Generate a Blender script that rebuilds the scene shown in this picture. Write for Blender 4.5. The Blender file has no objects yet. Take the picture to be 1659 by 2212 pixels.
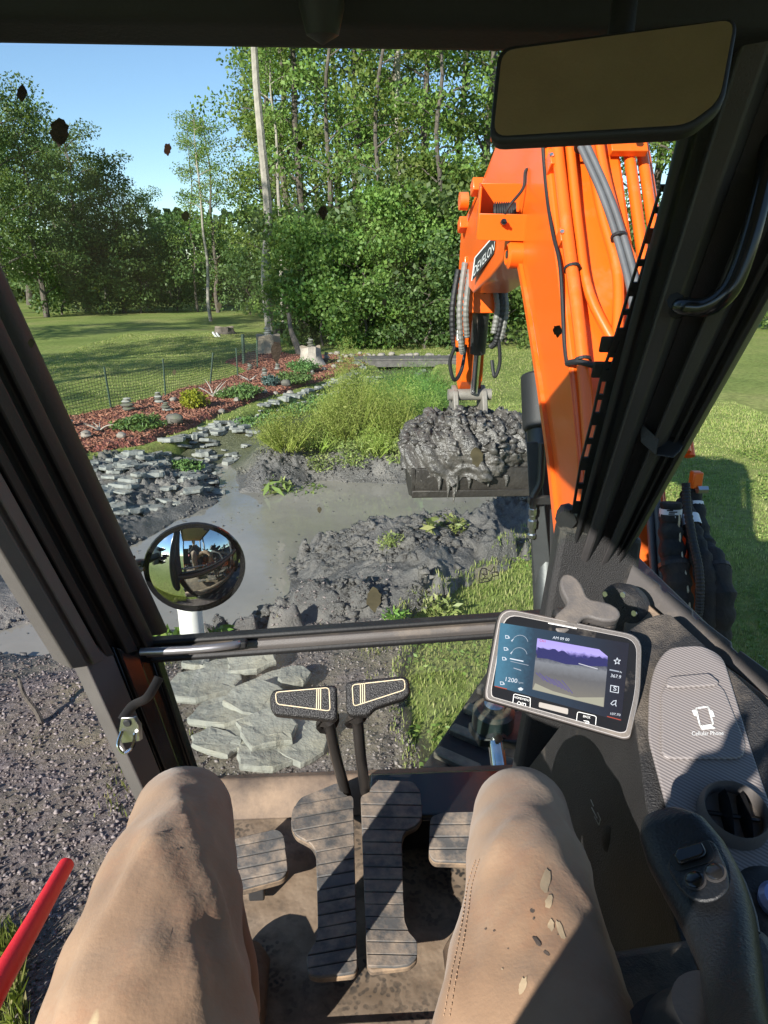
import bpy, bmesh, math, random
import numpy as np
from mathutils import Vector, Matrix
random.seed(7); rng = np.random.default_rng(7)
SC = bpy.context.scene; COL = SC.collection

# ---------------------------------------------------------------- camera
EYE = 2.4; FPX = 1493.0; YAW = math.radians(3.04); PIT = math.radians(19.07)
cam_d = bpy.data.cameras.new('camera'); cam = bpy.data.objects.new('camera', cam_d); COL.objects.link(cam)
cam.location = (0, 0, EYE); cam.rotation_euler = (math.pi/2-PIT, 0, -YAW)
cam_d.sensor_fit = 'VERTICAL'; cam_d.sensor_height = 36; cam_d.lens = FPX/2212*36
cam_d.clip_start = 0.02; cam_d.clip_end = 2000; SC.camera = cam
# ---------------------------------------------------------------- sky, sun, exposure
SUN = Vector((-0.60, -0.80, 0)).normalized()*math.cos(math.radians(24.5)) + Vector((0, 0, math.sin(math.radians(24.5))))
w = bpy.data.worlds.new('World'); SC.world = w; w.use_nodes = True
nt = w.node_tree; bg = nt.nodes['Background']
sk = nt.nodes.new('ShaderNodeTexSky'); sk.sky_type = 'NISHITA'; sk.sun_disc = False
sk.sun_elevation = math.radians(24.5); sk.sun_rotation = math.atan2(SUN.x, SUN.y)
sk.air_density = 1.0; sk.dust_density = 0.0; sk.ozone_density = 3.5
nt.links.new(sk.outputs[0], bg.inputs[0]); bg.inputs[1].default_value = 0.105
sd = bpy.data.lights.new('sun', 'SUN'); sd.energy = 5.0; sd.angle = math.radians(0.5); sd.color = (1, .95, .88)
so = bpy.data.objects.new('sun', sd); COL.objects.link(so); so.location = (-30, -40, 30)
so.rotation_euler = SUN.to_track_quat('Z', 'Y').to_euler()
SC.view_settings.view_transform = 'Standard'; SC.view_settings.look = 'None'
SC.view_settings.exposure = 0.85; SC.view_settings.gamma = 1
SC.cycles.max_bounces = 5; SC.cycles.diffuse_bounces = 2; SC.cycles.glossy_bounces = 3; SC.cycles.transparent_max_bounces = 12
SC.cycles.sample_clamp_indirect = 6; SC.cycles.caustics_reflective = False

# ---------------------------------------------------------------- measuring helpers (photo pixel at 1659 x 2212 -> point at a known depth)
_f = Vector((math.sin(YAW)*math.cos(PIT), math.cos(YAW)*math.cos(PIT), -math.sin(PIT)))
_r = Vector((math.cos(YAW), -math.sin(YAW), 0))
_u = Vector((math.sin(YAW)*math.sin(PIT), math.cos(YAW)*math.sin(PIT), math.cos(PIT)))
E0 = Vector((0, 0, EYE))
def ray(x, y): return _f+_r*((x-829.5)/FPX)+_u*((1106-y)/FPX)
def aty(x, y, Y): d = ray(x, y); return E0+d*(Y/d.y)
def atz(x, y, Z): d = ray(x, y); return E0+d*((Z-EYE)/d.z)
def atx(x, y, X): d = ray(x, y); return E0+d*(X/d.x)
def onp(x, y, pl):
    d = ray(x, y); p, n = pl; return E0+d*((p-E0).dot(n)/d.dot(n))
def plane(p, n): return (Vector(p), Vector(n).normalized())

# ---------------------------------------------------------------- mesh helpers
def link(o, parent=None):
    COL.objects.link(o)
    if parent is not None: o.parent = parent
    return o
def tag(o, label=None, cat=None, group=None, kind=None):
    if label: o['label'] = label
    if cat: o['category'] = cat
    if group: o['group'] = group
    if kind: o['kind'] = kind
    return o
def empty(name, loc=(0, 0, 0), rz=0, label=None, cat=None, group=None):
    o = bpy.data.objects.new(name, None); o.location = loc; o.rotation_euler.z = rz
    o.empty_display_size = .1; link(o); return tag(o, label, cat, group)
def npmesh(name, V, Fc, mat=None, parent=None, smooth=False):
    V = np.asarray(V, np.float32); Fc = np.asarray(Fc, np.int32)
    me = bpy.data.meshes.new(name); me.vertices.add(len(V)); me.vertices.foreach_set('co', V.ravel())
    k = Fc.shape[1]; me.loops.add(Fc.size); me.loops.foreach_set('vertex_index', Fc.ravel())
    me.polygons.add(len(Fc)); me.polygons.foreach_set('loop_start', np.arange(0, Fc.size, k, dtype=np.int32))
    me.polygons.foreach_set('loop_total', np.full(len(Fc), k, np.int32))
    if smooth: me.polygons.foreach_set('use_smooth', np.ones(len(Fc), bool))
    me.update(calc_edges=True)
    if mat: me.materials.append(mat)
    return link(bpy.data.objects.new(name, me), parent)
class MB:
    def __init__(s): s.v = []; s.f = []
    def add(s, vs, fs):
        o = len(s.v); s.v += [tuple(v) for v in vs]; s.f += [tuple(i+o for i in f) for f in fs]; return s
    def box(s, c, sz, M=None):
        x, y, z = sz[0]/2, sz[1]/2, sz[2]/2; c = Vector(c)
        vs = [Vector(p) for p in ((-x,-y,-z),(x,-y,-z),(x,y,-z),(-x,y,-z),(-x,-y,z),(x,-y,z),(x,y,z),(-x,y,z))]
        if M is not None: vs = [M @ v for v in vs]
        return s.add([c+v for v in vs], [(0,3,2,1),(4,5,6,7),(0,1,5,4),(1,2,6,5),(2,3,7,6),(3,0,4,7)])
    def loft(s, rings, caps=True, closed=True):
        n = len(rings[0]); vs = [p for r_ in rings for p in r_]; fs = []
        for i in range(len(rings)-1):
            for j in range(n if closed else n-1):
                a, b = i*n+j, i*n+(j+1) % n; fs.append((a, b, b+n, a+n))
        if caps: fs += [tuple(range(n))[::-1], tuple(range((len(rings)-1)*n, len(rings)*n))]
        return s.add(vs, fs)
    def prism(s, poly, off):
        off = Vector(off); return s.loft([[Vector(p) for p in poly], [Vector(p)+off for p in poly]])
    def tube(s, pts, r, n=10, caps=True, ell=None):
        pts = [Vector(p) for p in pts]; m = len(pts)
        R = [r]*m if not hasattr(r, '__len__') else list(r); rings = []
        t0 = (pts[1]-pts[0]).normalized(); a = t0.orthogonal().normalized() if ell is None else (Vector(ell)-t0*t0.dot(Vector(ell))).normalized()
        for i, p in enumerate(pts):
            t = (pts[min(i+1, m-1)]-pts[max(i-1, 0)]).normalized()
            a = (a-t*a.dot(t)).normalized(); b = t.cross(a)
            ra, rb = R[i] if hasattr(R[i], '__len__') else (R[i], R[i])
            rings.append([p+a*(ra*math.cos(2*math.pi*k/n))+b*(rb*math.sin(2*math.pi*k/n)) for k in range(n)])
        return s.loft(rings, caps)
    def lathe(s, prof, c, axis, n=24):
        ax = Vector(axis).normalized(); a = ax.orthogonal().normalized(); b = ax.cross(a); c = Vector(c)
        rings = [[c+ax*z+(a*math.cos(2*math.pi*k/n)+b*math.sin(2*math.pi*k/n))*r_ for k in range(n)] for r_, z in prof]
        return s.loft(rings)
    def build(s, name, mat=None, parent=None, smooth=False, bevel=0, seg=2, label=None, kind=None):
        me = bpy.data.meshes.new(name); me.from_pydata(s.v, [], s.f)
        if mat: me.materials.append(mat)
        bm = bmesh.new(); bm.from_mesh(me); bmesh.ops.recalc_face_normals(bm, faces=bm.faces); bm.to_mesh(me); bm.free()
        if smooth or bevel:
            me.polygons.foreach_set('use_smooth', [True]*len(me.polygons))
            try: me.set_sharp_from_angle(angle=math.radians(40))
            except Exception: pass
        o = link(bpy.data.objects.new(name, me), parent)
        if bevel:
            b = o.modifiers.new('bevel', 'BEVEL'); b.width = bevel; b.segments = seg; b.limit_method = 'ANGLE'; b.angle_limit = math.radians(35); b.harden_normals = False
        return tag(o, label, kind=kind)
def spline(pts, n=6):
    P = [Vector(p) for p in pts]; out = []
    for i in range(len(P)-1):
        p0, p1, p2, p3 = P[max(i-1, 0)], P[i], P[i+1], P[min(i+2, len(P)-1)]
        for k in range(n):
            t = k/n; out.append(.5*((2*p1)+(p2-p0)*t+(2*p0-5*p1+4*p2-p3)*t*t+(3*p1-p0-3*p2+p3)*t**3))
    return out+[P[-1]]
def rrect(w_, h_, r_, n=5):
    out = []
    for cx, cy, a0 in ((w_/2-r_, h_/2-r_, 0), (-w_/2+r_, h_/2-r_, 90), (-w_/2+r_, -h_/2+r_, 180), (w_/2-r_, -h_/2+r_, 270)):
        for k in range(n+1):
            a = math.radians(a0+90*k/n); out.append((cx+r_*math.cos(a), cy+r_*math.sin(a)))
    return out
def roundpoly(P, r_, n=4):
    out = []; m = len(P)
    for i in range(m):
        p, a, b = Vector(P[i]), Vector(P[i-1]), Vector(P[(i+1) % m])
        la, lb = (a-p).length, (b-p).length; q = min(r_, la*.45, lb*.45)
        A, B = p+(a-p)*(q/la), p+(b-p)*(q/lb)
        for k in range(n+1):
            t = k/n; out.append(tuple(A*(1-t)**2+p*2*t*(1-t)+B*t*t))
    return out
def clip_band(P, y0, y1, sl, x0):
    def cl(P, s, c):
        out = []
        for i in range(len(P)):
            a, b = P[i], P[(i+1) % len(P)]; da = s*(a[1]-sl*(a[0]-x0)-c); db = s*(b[1]-sl*(b[0]-x0)-c)
            if da >= 0: out.append(a)
            if da*db < 0: t = da/(da-db); out.append((a[0]+(b[0]-a[0])*t, a[1]+(b[1]-a[1])*t))
        return out
    Q = cl(P, 1, y0); return cl(Q, -1, y1) if len(Q) > 2 else Q
def pxpoly(P, pl, off=0.0):
    return [onp(x, y, pl)+pl[1]*off for x, y in P]
def text_px(s_, p0, p1, hpx, pl, off, name, mat, parent, th=.0006, up=None):
    cu = bpy.data.curves.new('t', 'FONT'); cu.body = s_; cu.size = 1; cu.resolution_u = 3
    o = bpy.data.objects.new('t', cu); COL.objects.link(o); dg = bpy.context.evaluated_depsgraph_get()
    me = bpy.data.meshes.new_from_object(o.evaluated_get(dg)); bpy.data.objects.remove(o)
    co = np.zeros(len(me.vertices)*3, np.float32); me.vertices.foreach_get('co', co); co = co.reshape(-1, 3)
    x0, x1 = co[:, 0].min(), co[:, 0].max(); p0 = Vector(p0); p1 = Vector(p1); d = p1-p0
    upv = Vector(up) if up else Vector((d.y, -d.x)).normalized()
    for v in me.vertices:
        q = p0+d*((v.co.x-x0)/(x1-x0))+upv*(v.co.y/.7*hpx); v.co = onp(q.x, q.y, pl)+pl[1]*off
    me.materials.clear(); me.materials.append(mat); me.name = name
    return link(bpy.data.objects.new(name, me), parent)
def line_px(pts, wpx, pl, off, name, mat, parent, close=False):
    P = [Vector(p) for p in pts]; m = MB()
    if close: P = P+[P[0]]
    for a, b in zip(P[:-1], P[1:]):
        d = (b-a); n = Vector((-d.y, d.x)).normalized()*wpx/2; e = d.normalized()*wpx*.3
        m.prism(pxpoly([tuple(a-n-e), tuple(b-n+e), tuple(b+n+e), tuple(a+n-e)], pl, off), pl[1]*.0004)
    return m.build(name, mat, parent)
def copy_tree(o, parent=None):
    c = o.copy(); link(c); c.parent = parent
    for ch in list(o.children): copy_tree(ch, c)
    return c

# ---------------------------------------------------------------- noise
def _hash(i, j, s): 
    h = np.sin(i*127.1+j*311.7+s*74.7)*43758.5453; return h-np.floor(h)
def vnoise(x, y, s=0):
    i, j = np.floor(x), np.floor(y); u, v = x-i, y-j; u = u*u*(3-2*u); v = v*v*(3-2*v)
    return (_hash(i, j, s)*(1-u)+_hash(i+1, j, s)*u)*(1-v)+(_hash(i, j+1, s)*(1-u)+_hash(i+1, j+1, s)*u)*v
def fbm(x, y, s=0, o=4):
    t = 0; a = .5
    for k in range(o): t = t+a*(vnoise(x, y, s+k)*2-1); x = x*2.03+5.1; y = y*2.03+1.7; a *= .5
    return t
def worley(x, y, s=0):
    i, j = np.floor(x), np.floor(y); f1 = np.full(x.shape, 9.); f2 = f1.copy(); idv = np.zeros(x.shape)
    for di in (-1, 0, 1):
        for dj in (-1, 0, 1):
            a, b = i+di, j+dj; h = _hash(a, b, s+9); d = np.hypot(a+_hash(a, b, s)-x, b+_hash(a, b, s+4)-y)
            m = d < f1; f2 = np.where(m, f1, np.minimum(f2, d)); idv = np.where(m, h, idv); f1 = np.where(m, d, f1)
    return f1, f2, idv
def sdist(P, x, y):
    """signed distance to polygon, positive inside"""
    d = np.full(x.shape, 1e9); ins = np.zeros(x.shape, bool); n = len(P)
    for k in range(n):
        (ax, ay), (bx, by) = P[k], P[(k+1) % n]; ex, ey = bx-ax, by-ay
        t = np.clip(((x-ax)*ex+(y-ay)*ey)/(ex*ex+ey*ey+1e-12), 0, 1)
        d = np.minimum(d, np.hypot(x-ax-t*ex, y-ay-t*ey))
        c = ((ay > y) != (by > y)); xi = ax+(y-ay)*(ex)/(ey if abs(ey) > 1e-9 else 1e-9); ins ^= c & (x < xi)
    return np.where(ins, d, -d)
def sstep(a, b, x): t = np.clip((x-a)/(b-a), 0, 1); return t*t*(3-2*t)

# ---------------------------------------------------------------- materials
def nodes(name):
    m = bpy.data.materials.new(name); m.use_nodes = True; t = m.node_tree; return m, t, t.nodes['Principled BSDF']
def N(t, typ, **k):
    n = t.nodes.new(typ)
    for a, b in k.items(): setattr(n, a, b)
    return n
def noise(t, co, scale, det=4, rough=.55):
    n = N(t, 'ShaderNodeTexNoise'); n.inputs['Scale'].default_value = scale; n.inputs['Detail'].default_value = det; n.inputs['Roughness'].default_value = rough
    t.links.new(co, n.inputs['Vector']); return n
def ramp(t, fac, stops):
    r_ = N(t, 'ShaderNodeValToRGB'); e = r_.color_ramp.elements
    while len(e) < len(stops): e.new(.5)
    for el, (p, c) in zip(e, stops): el.position = p; el.color = c if len(c) == 4 else (*c, 1)
    t.links.new(fac, r_.inputs[0]); return r_
def mixc(t, f, a, b, mode='MIX'):
    m = N(t, 'ShaderNodeMix', data_type='RGBA', blend_type=mode)
    for s, v in ((0, f), (6, a), (7, b)):
        if hasattr(v, 'is_linked') or isinstance(v, bpy.types.NodeSocket): t.links.new(v, m.inputs[s])
        else: m.inputs[s].default_value = v if s == 0 else ((*v, 1) if len(v) == 3 else v)
    return m.outputs[2]
def bumpn(t, b, h, s, dist=.01):
    n = N(t, 'ShaderNodeBump'); n.inputs['Strength'].default_value = s; n.inputs['Distance'].default_value = dist
    t.links.new(h, n.inputs['Height']); t.links.new(n.outputs[0], b.inputs['Normal']); return n
def mat(name, col, rough=.5, metal=0, var=.12, scale=6, bump=0, bscale=60, dust=None, damt=.5, dscale=5, spec=.5, coat=0, bdist=.004):
    m, t, b = nodes(name); co = N(t, 'ShaderNodeTexCoord').outputs['Object']
    n1 = noise(t, co, scale)
    c = ramp(t, n1.outputs[0], [(.3, tuple(x*(1-var) for x in col)), (.7, tuple(min(1, x*(1+var)) for x in col))]).outputs[0]
    rv = rough
    b.inputs['Roughness'].default_value = rough; b.inputs['Metallic'].default_value = metal
    b.inputs['Specular IOR Level'].default_value = spec; b.inputs['Coat Weight'].default_value = coat; b.inputs['Coat Roughness'].default_value = .08
    if dust:
        n2 = noise(t, co, dscale, 8, .65); g = N(t, 'ShaderNodeNewGeometry'); sx = N(t, 'ShaderNodeSeparateXYZ'); t.links.new(g.outputs['Normal'], sx.inputs[0])
        ma = N(t, 'ShaderNodeMath', operation='MULTIPLY_ADD'); t.links.new(sx.outputs[2], ma.inputs[0]); ma.inputs[1].default_value = .12; t.links.new(n2.outputs[0], ma.inputs[2])
        f = ramp(t, ma.outputs[0], [(.75-.45*damt, (0, 0, 0)), (1.0-.3*damt, (1, 1, 1))]).outputs[0]
        c = mixc(t, f, c, dust); 
        rr = N(t, 'ShaderNodeMapRange'); t.links.new(f, rr.inputs[0]); rr.inputs[3].default_value = rough; rr.inputs[4].default_value = .85; t.links.new(rr.outputs[0], b.inputs['Roughness'])
        md = N(t, 'ShaderNodeMapRange'); t.links.new(f, md.inputs[0]); md.inputs[3].default_value = metal; md.inputs[4].default_value = 0; t.links.new(md.outputs[0], b.inputs['Metallic'])
    t.links.new(c, b.inputs['Base Color'])
    if bump: bumpn(t, b, noise(t, co, bscale, 5).outputs[0], bump, bdist)
    return m
def leafmat(name, ca, cb, cc, trans=.35, rough=.5, big=.25):
    m, t, b = nodes(name); g = N(t, 'ShaderNodeNewGeometry'); oi = N(t, 'ShaderNodeObjectInfo')
    c = ramp(t, g.outputs['Random Per Island'], [(0, ca), (.5, cb), (1, cc)]).outputs[0]
    co = N(t, 'ShaderNodeTexCoord').outputs['Object']; n1 = noise(t, co, big, 2)
    hs = N(t, 'ShaderNodeHueSaturation'); t.links.new(c, hs.inputs['Color'])
    ma = N(t, 'ShaderNodeMath', operation='MULTIPLY_ADD'); t.links.new(oi.outputs['Random'], ma.inputs[0]); ma.inputs[1].default_value = .5; ma.inputs[2].default_value = .25
    ad = N(t, 'ShaderNodeMath', operation='ADD'); t.links.new(ma.outputs[0], ad.inputs[0]); t.links.new(n1.outputs[0], ad.inputs[1]); t.links.new(ad.outputs[0], hs.inputs['Value'])
    hu = N(t, 'ShaderNodeMapRange'); t.links.new(oi.outputs['Random'], hu.inputs[0]); hu.inputs[3].default_value = .48; hu.inputs[4].default_value = .52; t.links.new(hu.outputs[0], hs.inputs['Hue'])
    t.links.new(hs.outputs[0], b.inputs['Base Color']); b.inputs['Roughness'].default_value = rough; b.inputs['Specular IOR Level'].default_value = .35
    tr = N(t, 'ShaderNodeBsdfTranslucent'); t.links.new(mixc(t, .5, hs.outputs[0], (.28, .36, .03)), tr.inputs[0])
    mx = N(t, 'ShaderNodeMixShader'); mx.inputs[0].default_value = trans; t.links.new(b.outputs[0], mx.inputs[1]); t.links.new(tr.outputs[0], mx.inputs[2])
    t.links.new(mx.outputs[0], t.nodes['Material Output'].inputs[0]); return m
def glassmat(name, tint, refl=1.0, haze=.0):
    m, t, b = nodes(name); t.nodes.remove(b); tr = N(t, 'ShaderNodeBsdfTransparent'); tr.inputs[0].default_value = (*tint, 1)
    gl = N(t, 'ShaderNodeBsdfGlossy'); gl.inputs['Roughness'].default_value = .01
    lw = N(t, 'ShaderNodeLayerWeight'); lw.inputs[0].default_value = .5; pw = N(t, 'ShaderNodeMath', operation='POWER'); t.links.new(lw.outputs['Facing'], pw.inputs[0]); pw.inputs[1].default_value = 5
    ml = N(t, 'ShaderNodeMath', operation='MULTIPLY_ADD'); t.links.new(pw.outputs[0], ml.inputs[0]); ml.inputs[1].default_value = .9*refl; ml.inputs[2].default_value = .035*refl
    mx = N(t, 'ShaderNodeMixShader'); t.links.new(ml.outputs[0], mx.inputs[0]); t.links.new(tr.outputs[0], mx.inputs[1]); t.links.new(gl.outputs[0], mx.inputs[2])
    out = mx.outputs[0]
    if haze:   # a thin film of dust on the pane
        co = N(t, 'ShaderNodeTexCoord').outputs['Object']; n1 = noise(t, co, 3.5, 6, .7)
        f = ramp(t, n1.outputs[0], [(.35, (0, 0, 0)), (.8, (haze,)*3)]).outputs[0]; df = N(t, 'ShaderNodeBsdfDiffuse'); df.inputs[0].default_value = (.55, .5, .42, 1)
        m2 = N(t, 'ShaderNodeMixShader'); t.links.new(f, m2.inputs[0]); t.links.new(out, m2.inputs[1]); t.links.new(df.outputs[0], m2.inputs[2]); out = m2.outputs[0]
    t.links.new(out, t.nodes['Material Output'].inputs[0]); return m

DUST = (.38, .27, .18)
M_ORANGE = mat('orange_paint', (.84, .125, .008), .36, 0, .07, 2.5, .06, 160, dust=(.46, .19, .075), damt=.34, dscale=3.5, coat=.2)
M_BLACKP = mat('black_plastic', (.017, .016, .016), .5, 0, .2, 12, .25, 500, dust=(.2, .16, .12), damt=.32, dscale=9)
M_LEATHER = mat('grained_plastic', (.022, .021, .021), .55, 0, .2, 10, .8, 420, dust=(.2, .165, .13), damt=.30, dscale=9)
M_GREYTRIM = mat('grey_trim', (.105, .095, .09), .55, 0, .12, 9, .2, 400, dust=(.3, .24, .18), damt=.35, dscale=6)
M_DARKSHADE_TRIM = mat('dark_shade_trim', (.045, .042, .042), .5, 0, .15, 9, .2, 400, dust=(.2, .16, .13), damt=.25, dscale=6)  # right pillar's grey trim with its shade put into the colour; also on button rings
M_RUBBER = mat('black_rubber', (.012, .012, .013), .6, 0, .2, 10, .15, 150, dust=(.10, .085, .07), damt=.18)
M_GLOSSBLK = mat('gloss_black', (.012, .012, .013), .18, 0, .1, 8)
M_DARKMET = mat('dark_metal', (.06, .06, .062), .45, .6, .2, 8, .1, 80, dust=DUST, damt=.3)
M_CHROME = mat('chrome', (.75, .75, .76), .12, 1, .05, 5)
M_ZINC = mat('zinc_steel', (.6, .6, .58), .3, 1, .15, 30, dust=DUST, damt=.2)
M_HEAD = mat('headliner', (.45, .385, .34), .9, 0, .12, 10, .3, 300)
M_NAVY = mat('roof_header', (.012, .013, .02), .7, 0, .2, 7, .2, 200)
M_WHITEPRINT = mat('white_print', (.75, .75, .73), .6, 0, .05)
M_BLACKPRINT = mat('black_print', (.012, .012, .012), .6, 0, .05)
M_CREAM = mat('cream_line', (.75, .62, .42), .5, 0, .05)
# ================================================================ TERRAIN
POND = [(-3.2, 6.1), (-2.33, 6.75), (-1.95, 7.7), (-1.62, 8.3), (-1.75, 9.1), (-2.0, 10.0), (-1.82, 10.3), (-1.6, 9.6), (-1.38, 8.7), (-1.1, 8.62), (-.34, 9.1), (.9, 8.95), (2.4, 8.7), (2.75, 8.1),
        (2.2, 7.35), (1.2, 7.25), (.5, 7.0), (-.25, 6.85), (-.62, 6.4), (-.58, 5.6), (-.68, 5.15), (-1.1, 4.95), (-1.55, 5.0), (-2.1, 5.35)]
PUDDLE = [(-2.95, 4.95), (-2.55, 5.25), (-2.2, 5.2), (-2.0, 4.85), (-2.3, 4.6), (-2.7, 4.7)]
DIRT = [(.30, 1.2), (.32, 2.6), (.28, 3.3), (.30, 4.1), (.45, 4.6), (.95, 5.15), (1.65, 5.85), (2.4, 6.5), (3.1, 7.3), (3.2, 8.8), (2.3, 9.7), (1.75, 11.5), (1.9, 14), (2.2, 17), (2.6, 19.6), (.9, 19.9), (.1, 17.3),
        (-.85, 14.6), (-1.85, 12.5), (-2.7, 10.5), (-3.75, 9.3), (-5.6, 8.2), (-6.5, 5.5), (-5.5, 2.5), (-2.6, 1.4), (-1.5, 1.75), (-1.25, 2.0), (-1.0, 1.2)]
HEAP = [(-.62, 6.05), (-.3, 6.6), (.15, 6.95), (.6, 6.8), (.95, 6.35), (1.5, 6.75), (2.2, 6.9), (2.5, 6.7), (1.9, 6.0), (1.15, 5.3), (.5, 4.65), (-.1, 4.4), (-.75, 4.5), (-.95, 4.75), (-.5, 5.05), (-.35, 5.5)]
BED = [(-3.85, 9.35), (-3.1, 10.2), (-2.58, 11.66), (-2.05, 13.3), (-1.05, 15.6), (.1, 18.0), (.62, 19.6), (.6, 21.3), (-1.4, 21.0), (-2.6, 22.6), (-3.1, 22.0), (-3.3, 19.8), (-2.4, 18.2), (-2.62, 16.8), (-3.1, 15.7), (-3.66, 14.1), (-4.27, 12.6), (-4.75, 11.8), (-5.2, 10.6), (-4.9, 9.6)]
def dwater(x, y): return np.maximum(sdist(POND, x, y), sdist(PUDDLE, x, y))
def dirtmask(x, y): return sdist(DIRT, x, y)+.16*fbm(x*2.2, y*2.2, 31)
def lawn_z(x, y):
    x = np.asarray(x, float); y = np.asarray(y, float)
    z = .05*fbm(x*.35, y*.35, 3)+.012*fbm(x*3, y*3, 5)+.02
    return z-.9*sstep(.02, .5, dirtmask(x, y))
def mud_z(x, y):
    x = np.asarray(x, float); y = np.asarray(y, float)
    xx = x+.10*fbm(x*2.5, y*2.5, 11); yy = y+.10*fbm(x*2.5, y*2.5, 12)
    dw = -dwater(xx, yy)                                   # >0 on land
    z = np.where(dw > 0, -.31+.36*sstep(-.15, 1.15, dw), -.31-np.minimum(-dw*.7, .3))
    far = sstep(10.8, 12.5, y); z = z*(1-far)+(-.12)*far
    # low steep bank at the far side of the pond
    bank = np.exp(-((dw-.42)/.25)**2)*sstep(8.2, 8.8, y)*sstep(-1.7, -1.0, x)*(1-sstep(2.2, 3, x)); z = z+.07*bank
    lip = np.exp(-((dw-.25)/.2)**2)*(1-sstep(8.5, 9, y))*(1-sstep(-1.2, -.9, x)); z = z+.05*lip
    # dredged heap
    hm = sstep(-.02, .32, sdist(HEAP, xx, yy)+.1*fbm(x*4, y*4, 17))
    f1, f2, h1 = worley(x*6.5+.8*fbm(x*7, y*7, 2), y*6.5, 1); g1, g2, h2 = worley(x*14+.9*fbm(x*12, y*12, 6), y*14+.6*fbm(x*11, y*11, 7), 2); k1, k2, h3 = worley(x*29, y*29, 3)
    clod = (.45+.8*h1)*np.clip(1.05-f1*1.05, 0, 1)**.85; c2 = (.3+h2)*np.clip(1.05-g1*1.1, 0, 1)**.8; c3 = h3*np.sqrt(np.clip(1-k1*k1, 0, 1))
    body = .5+.5*fbm(x*1.6, y*1.6, 23, 3)
    sm = sstep(-.25, .15, fbm(x*1.2+4, y*1.2, 57, 2)); chunk = sstep(.0, .25, body-.35+.3*fbm(x*3, y*3, 29)+.15*(1-sm)); ri = 1-np.abs(fbm(x*5, y*5, 41)*2); edge_ = 1-sstep(.1, .9, sdist(HEAP, xx, yy)); low = .55+.45*sstep(.0, .5, fbm(x*.9+2, y*.9, 66, 2)+.25); z = z+hm*low*(.08+.13*body+.075*clod*chunk+.095*c2*(.35+.65*chunk)+.035*c3+.07*ri*chunk+.03*(1-np.abs(fbm(x*13, y*13, 47)*2)))
    # scattered clods in the shallows by the heap
    edge = sstep(-.5, .05, sdist(HEAP, xx, yy)); sp = sstep(.72, .85, h1)*edge*(1-hm); z = z+sp*.22*np.clip(1-f1*f1*3, 0, 1)
    # rough mud elsewhere
    r_ = (1-hm)*(sstep(.03, .4, dw)); z = z+r_*(.018*fbm(x*5, y*5, 41)+.014*c2+.007*c3+.03*fbm(x*1.5, y*1.5, 44))
    spk = sstep(8.3, 8.8, y)*(1-sstep(9.6, 10.4, y)); z = z+spk*r_*(.06*clod+.055*c2+.04*ri+.02*c3)
    lb = sstep(-3.2, -2.6, x)*(1-sstep(-1.9, -1.4, x))*sstep(6.6, 7.0, y)*(1-sstep(8.6, 9.2, y)); z = z+lb*r_*(.05*c2+.03*ri)
    z = z-.17*sstep(-1.5, -2.2, x)*sstep(6.9, 7.6, y)*(1-sstep(10.4, 11.4, y))*sstep(.05, .5, dw)
    return z-.45*sstep(.0, .3, -dirtmask(x, y))
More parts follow.
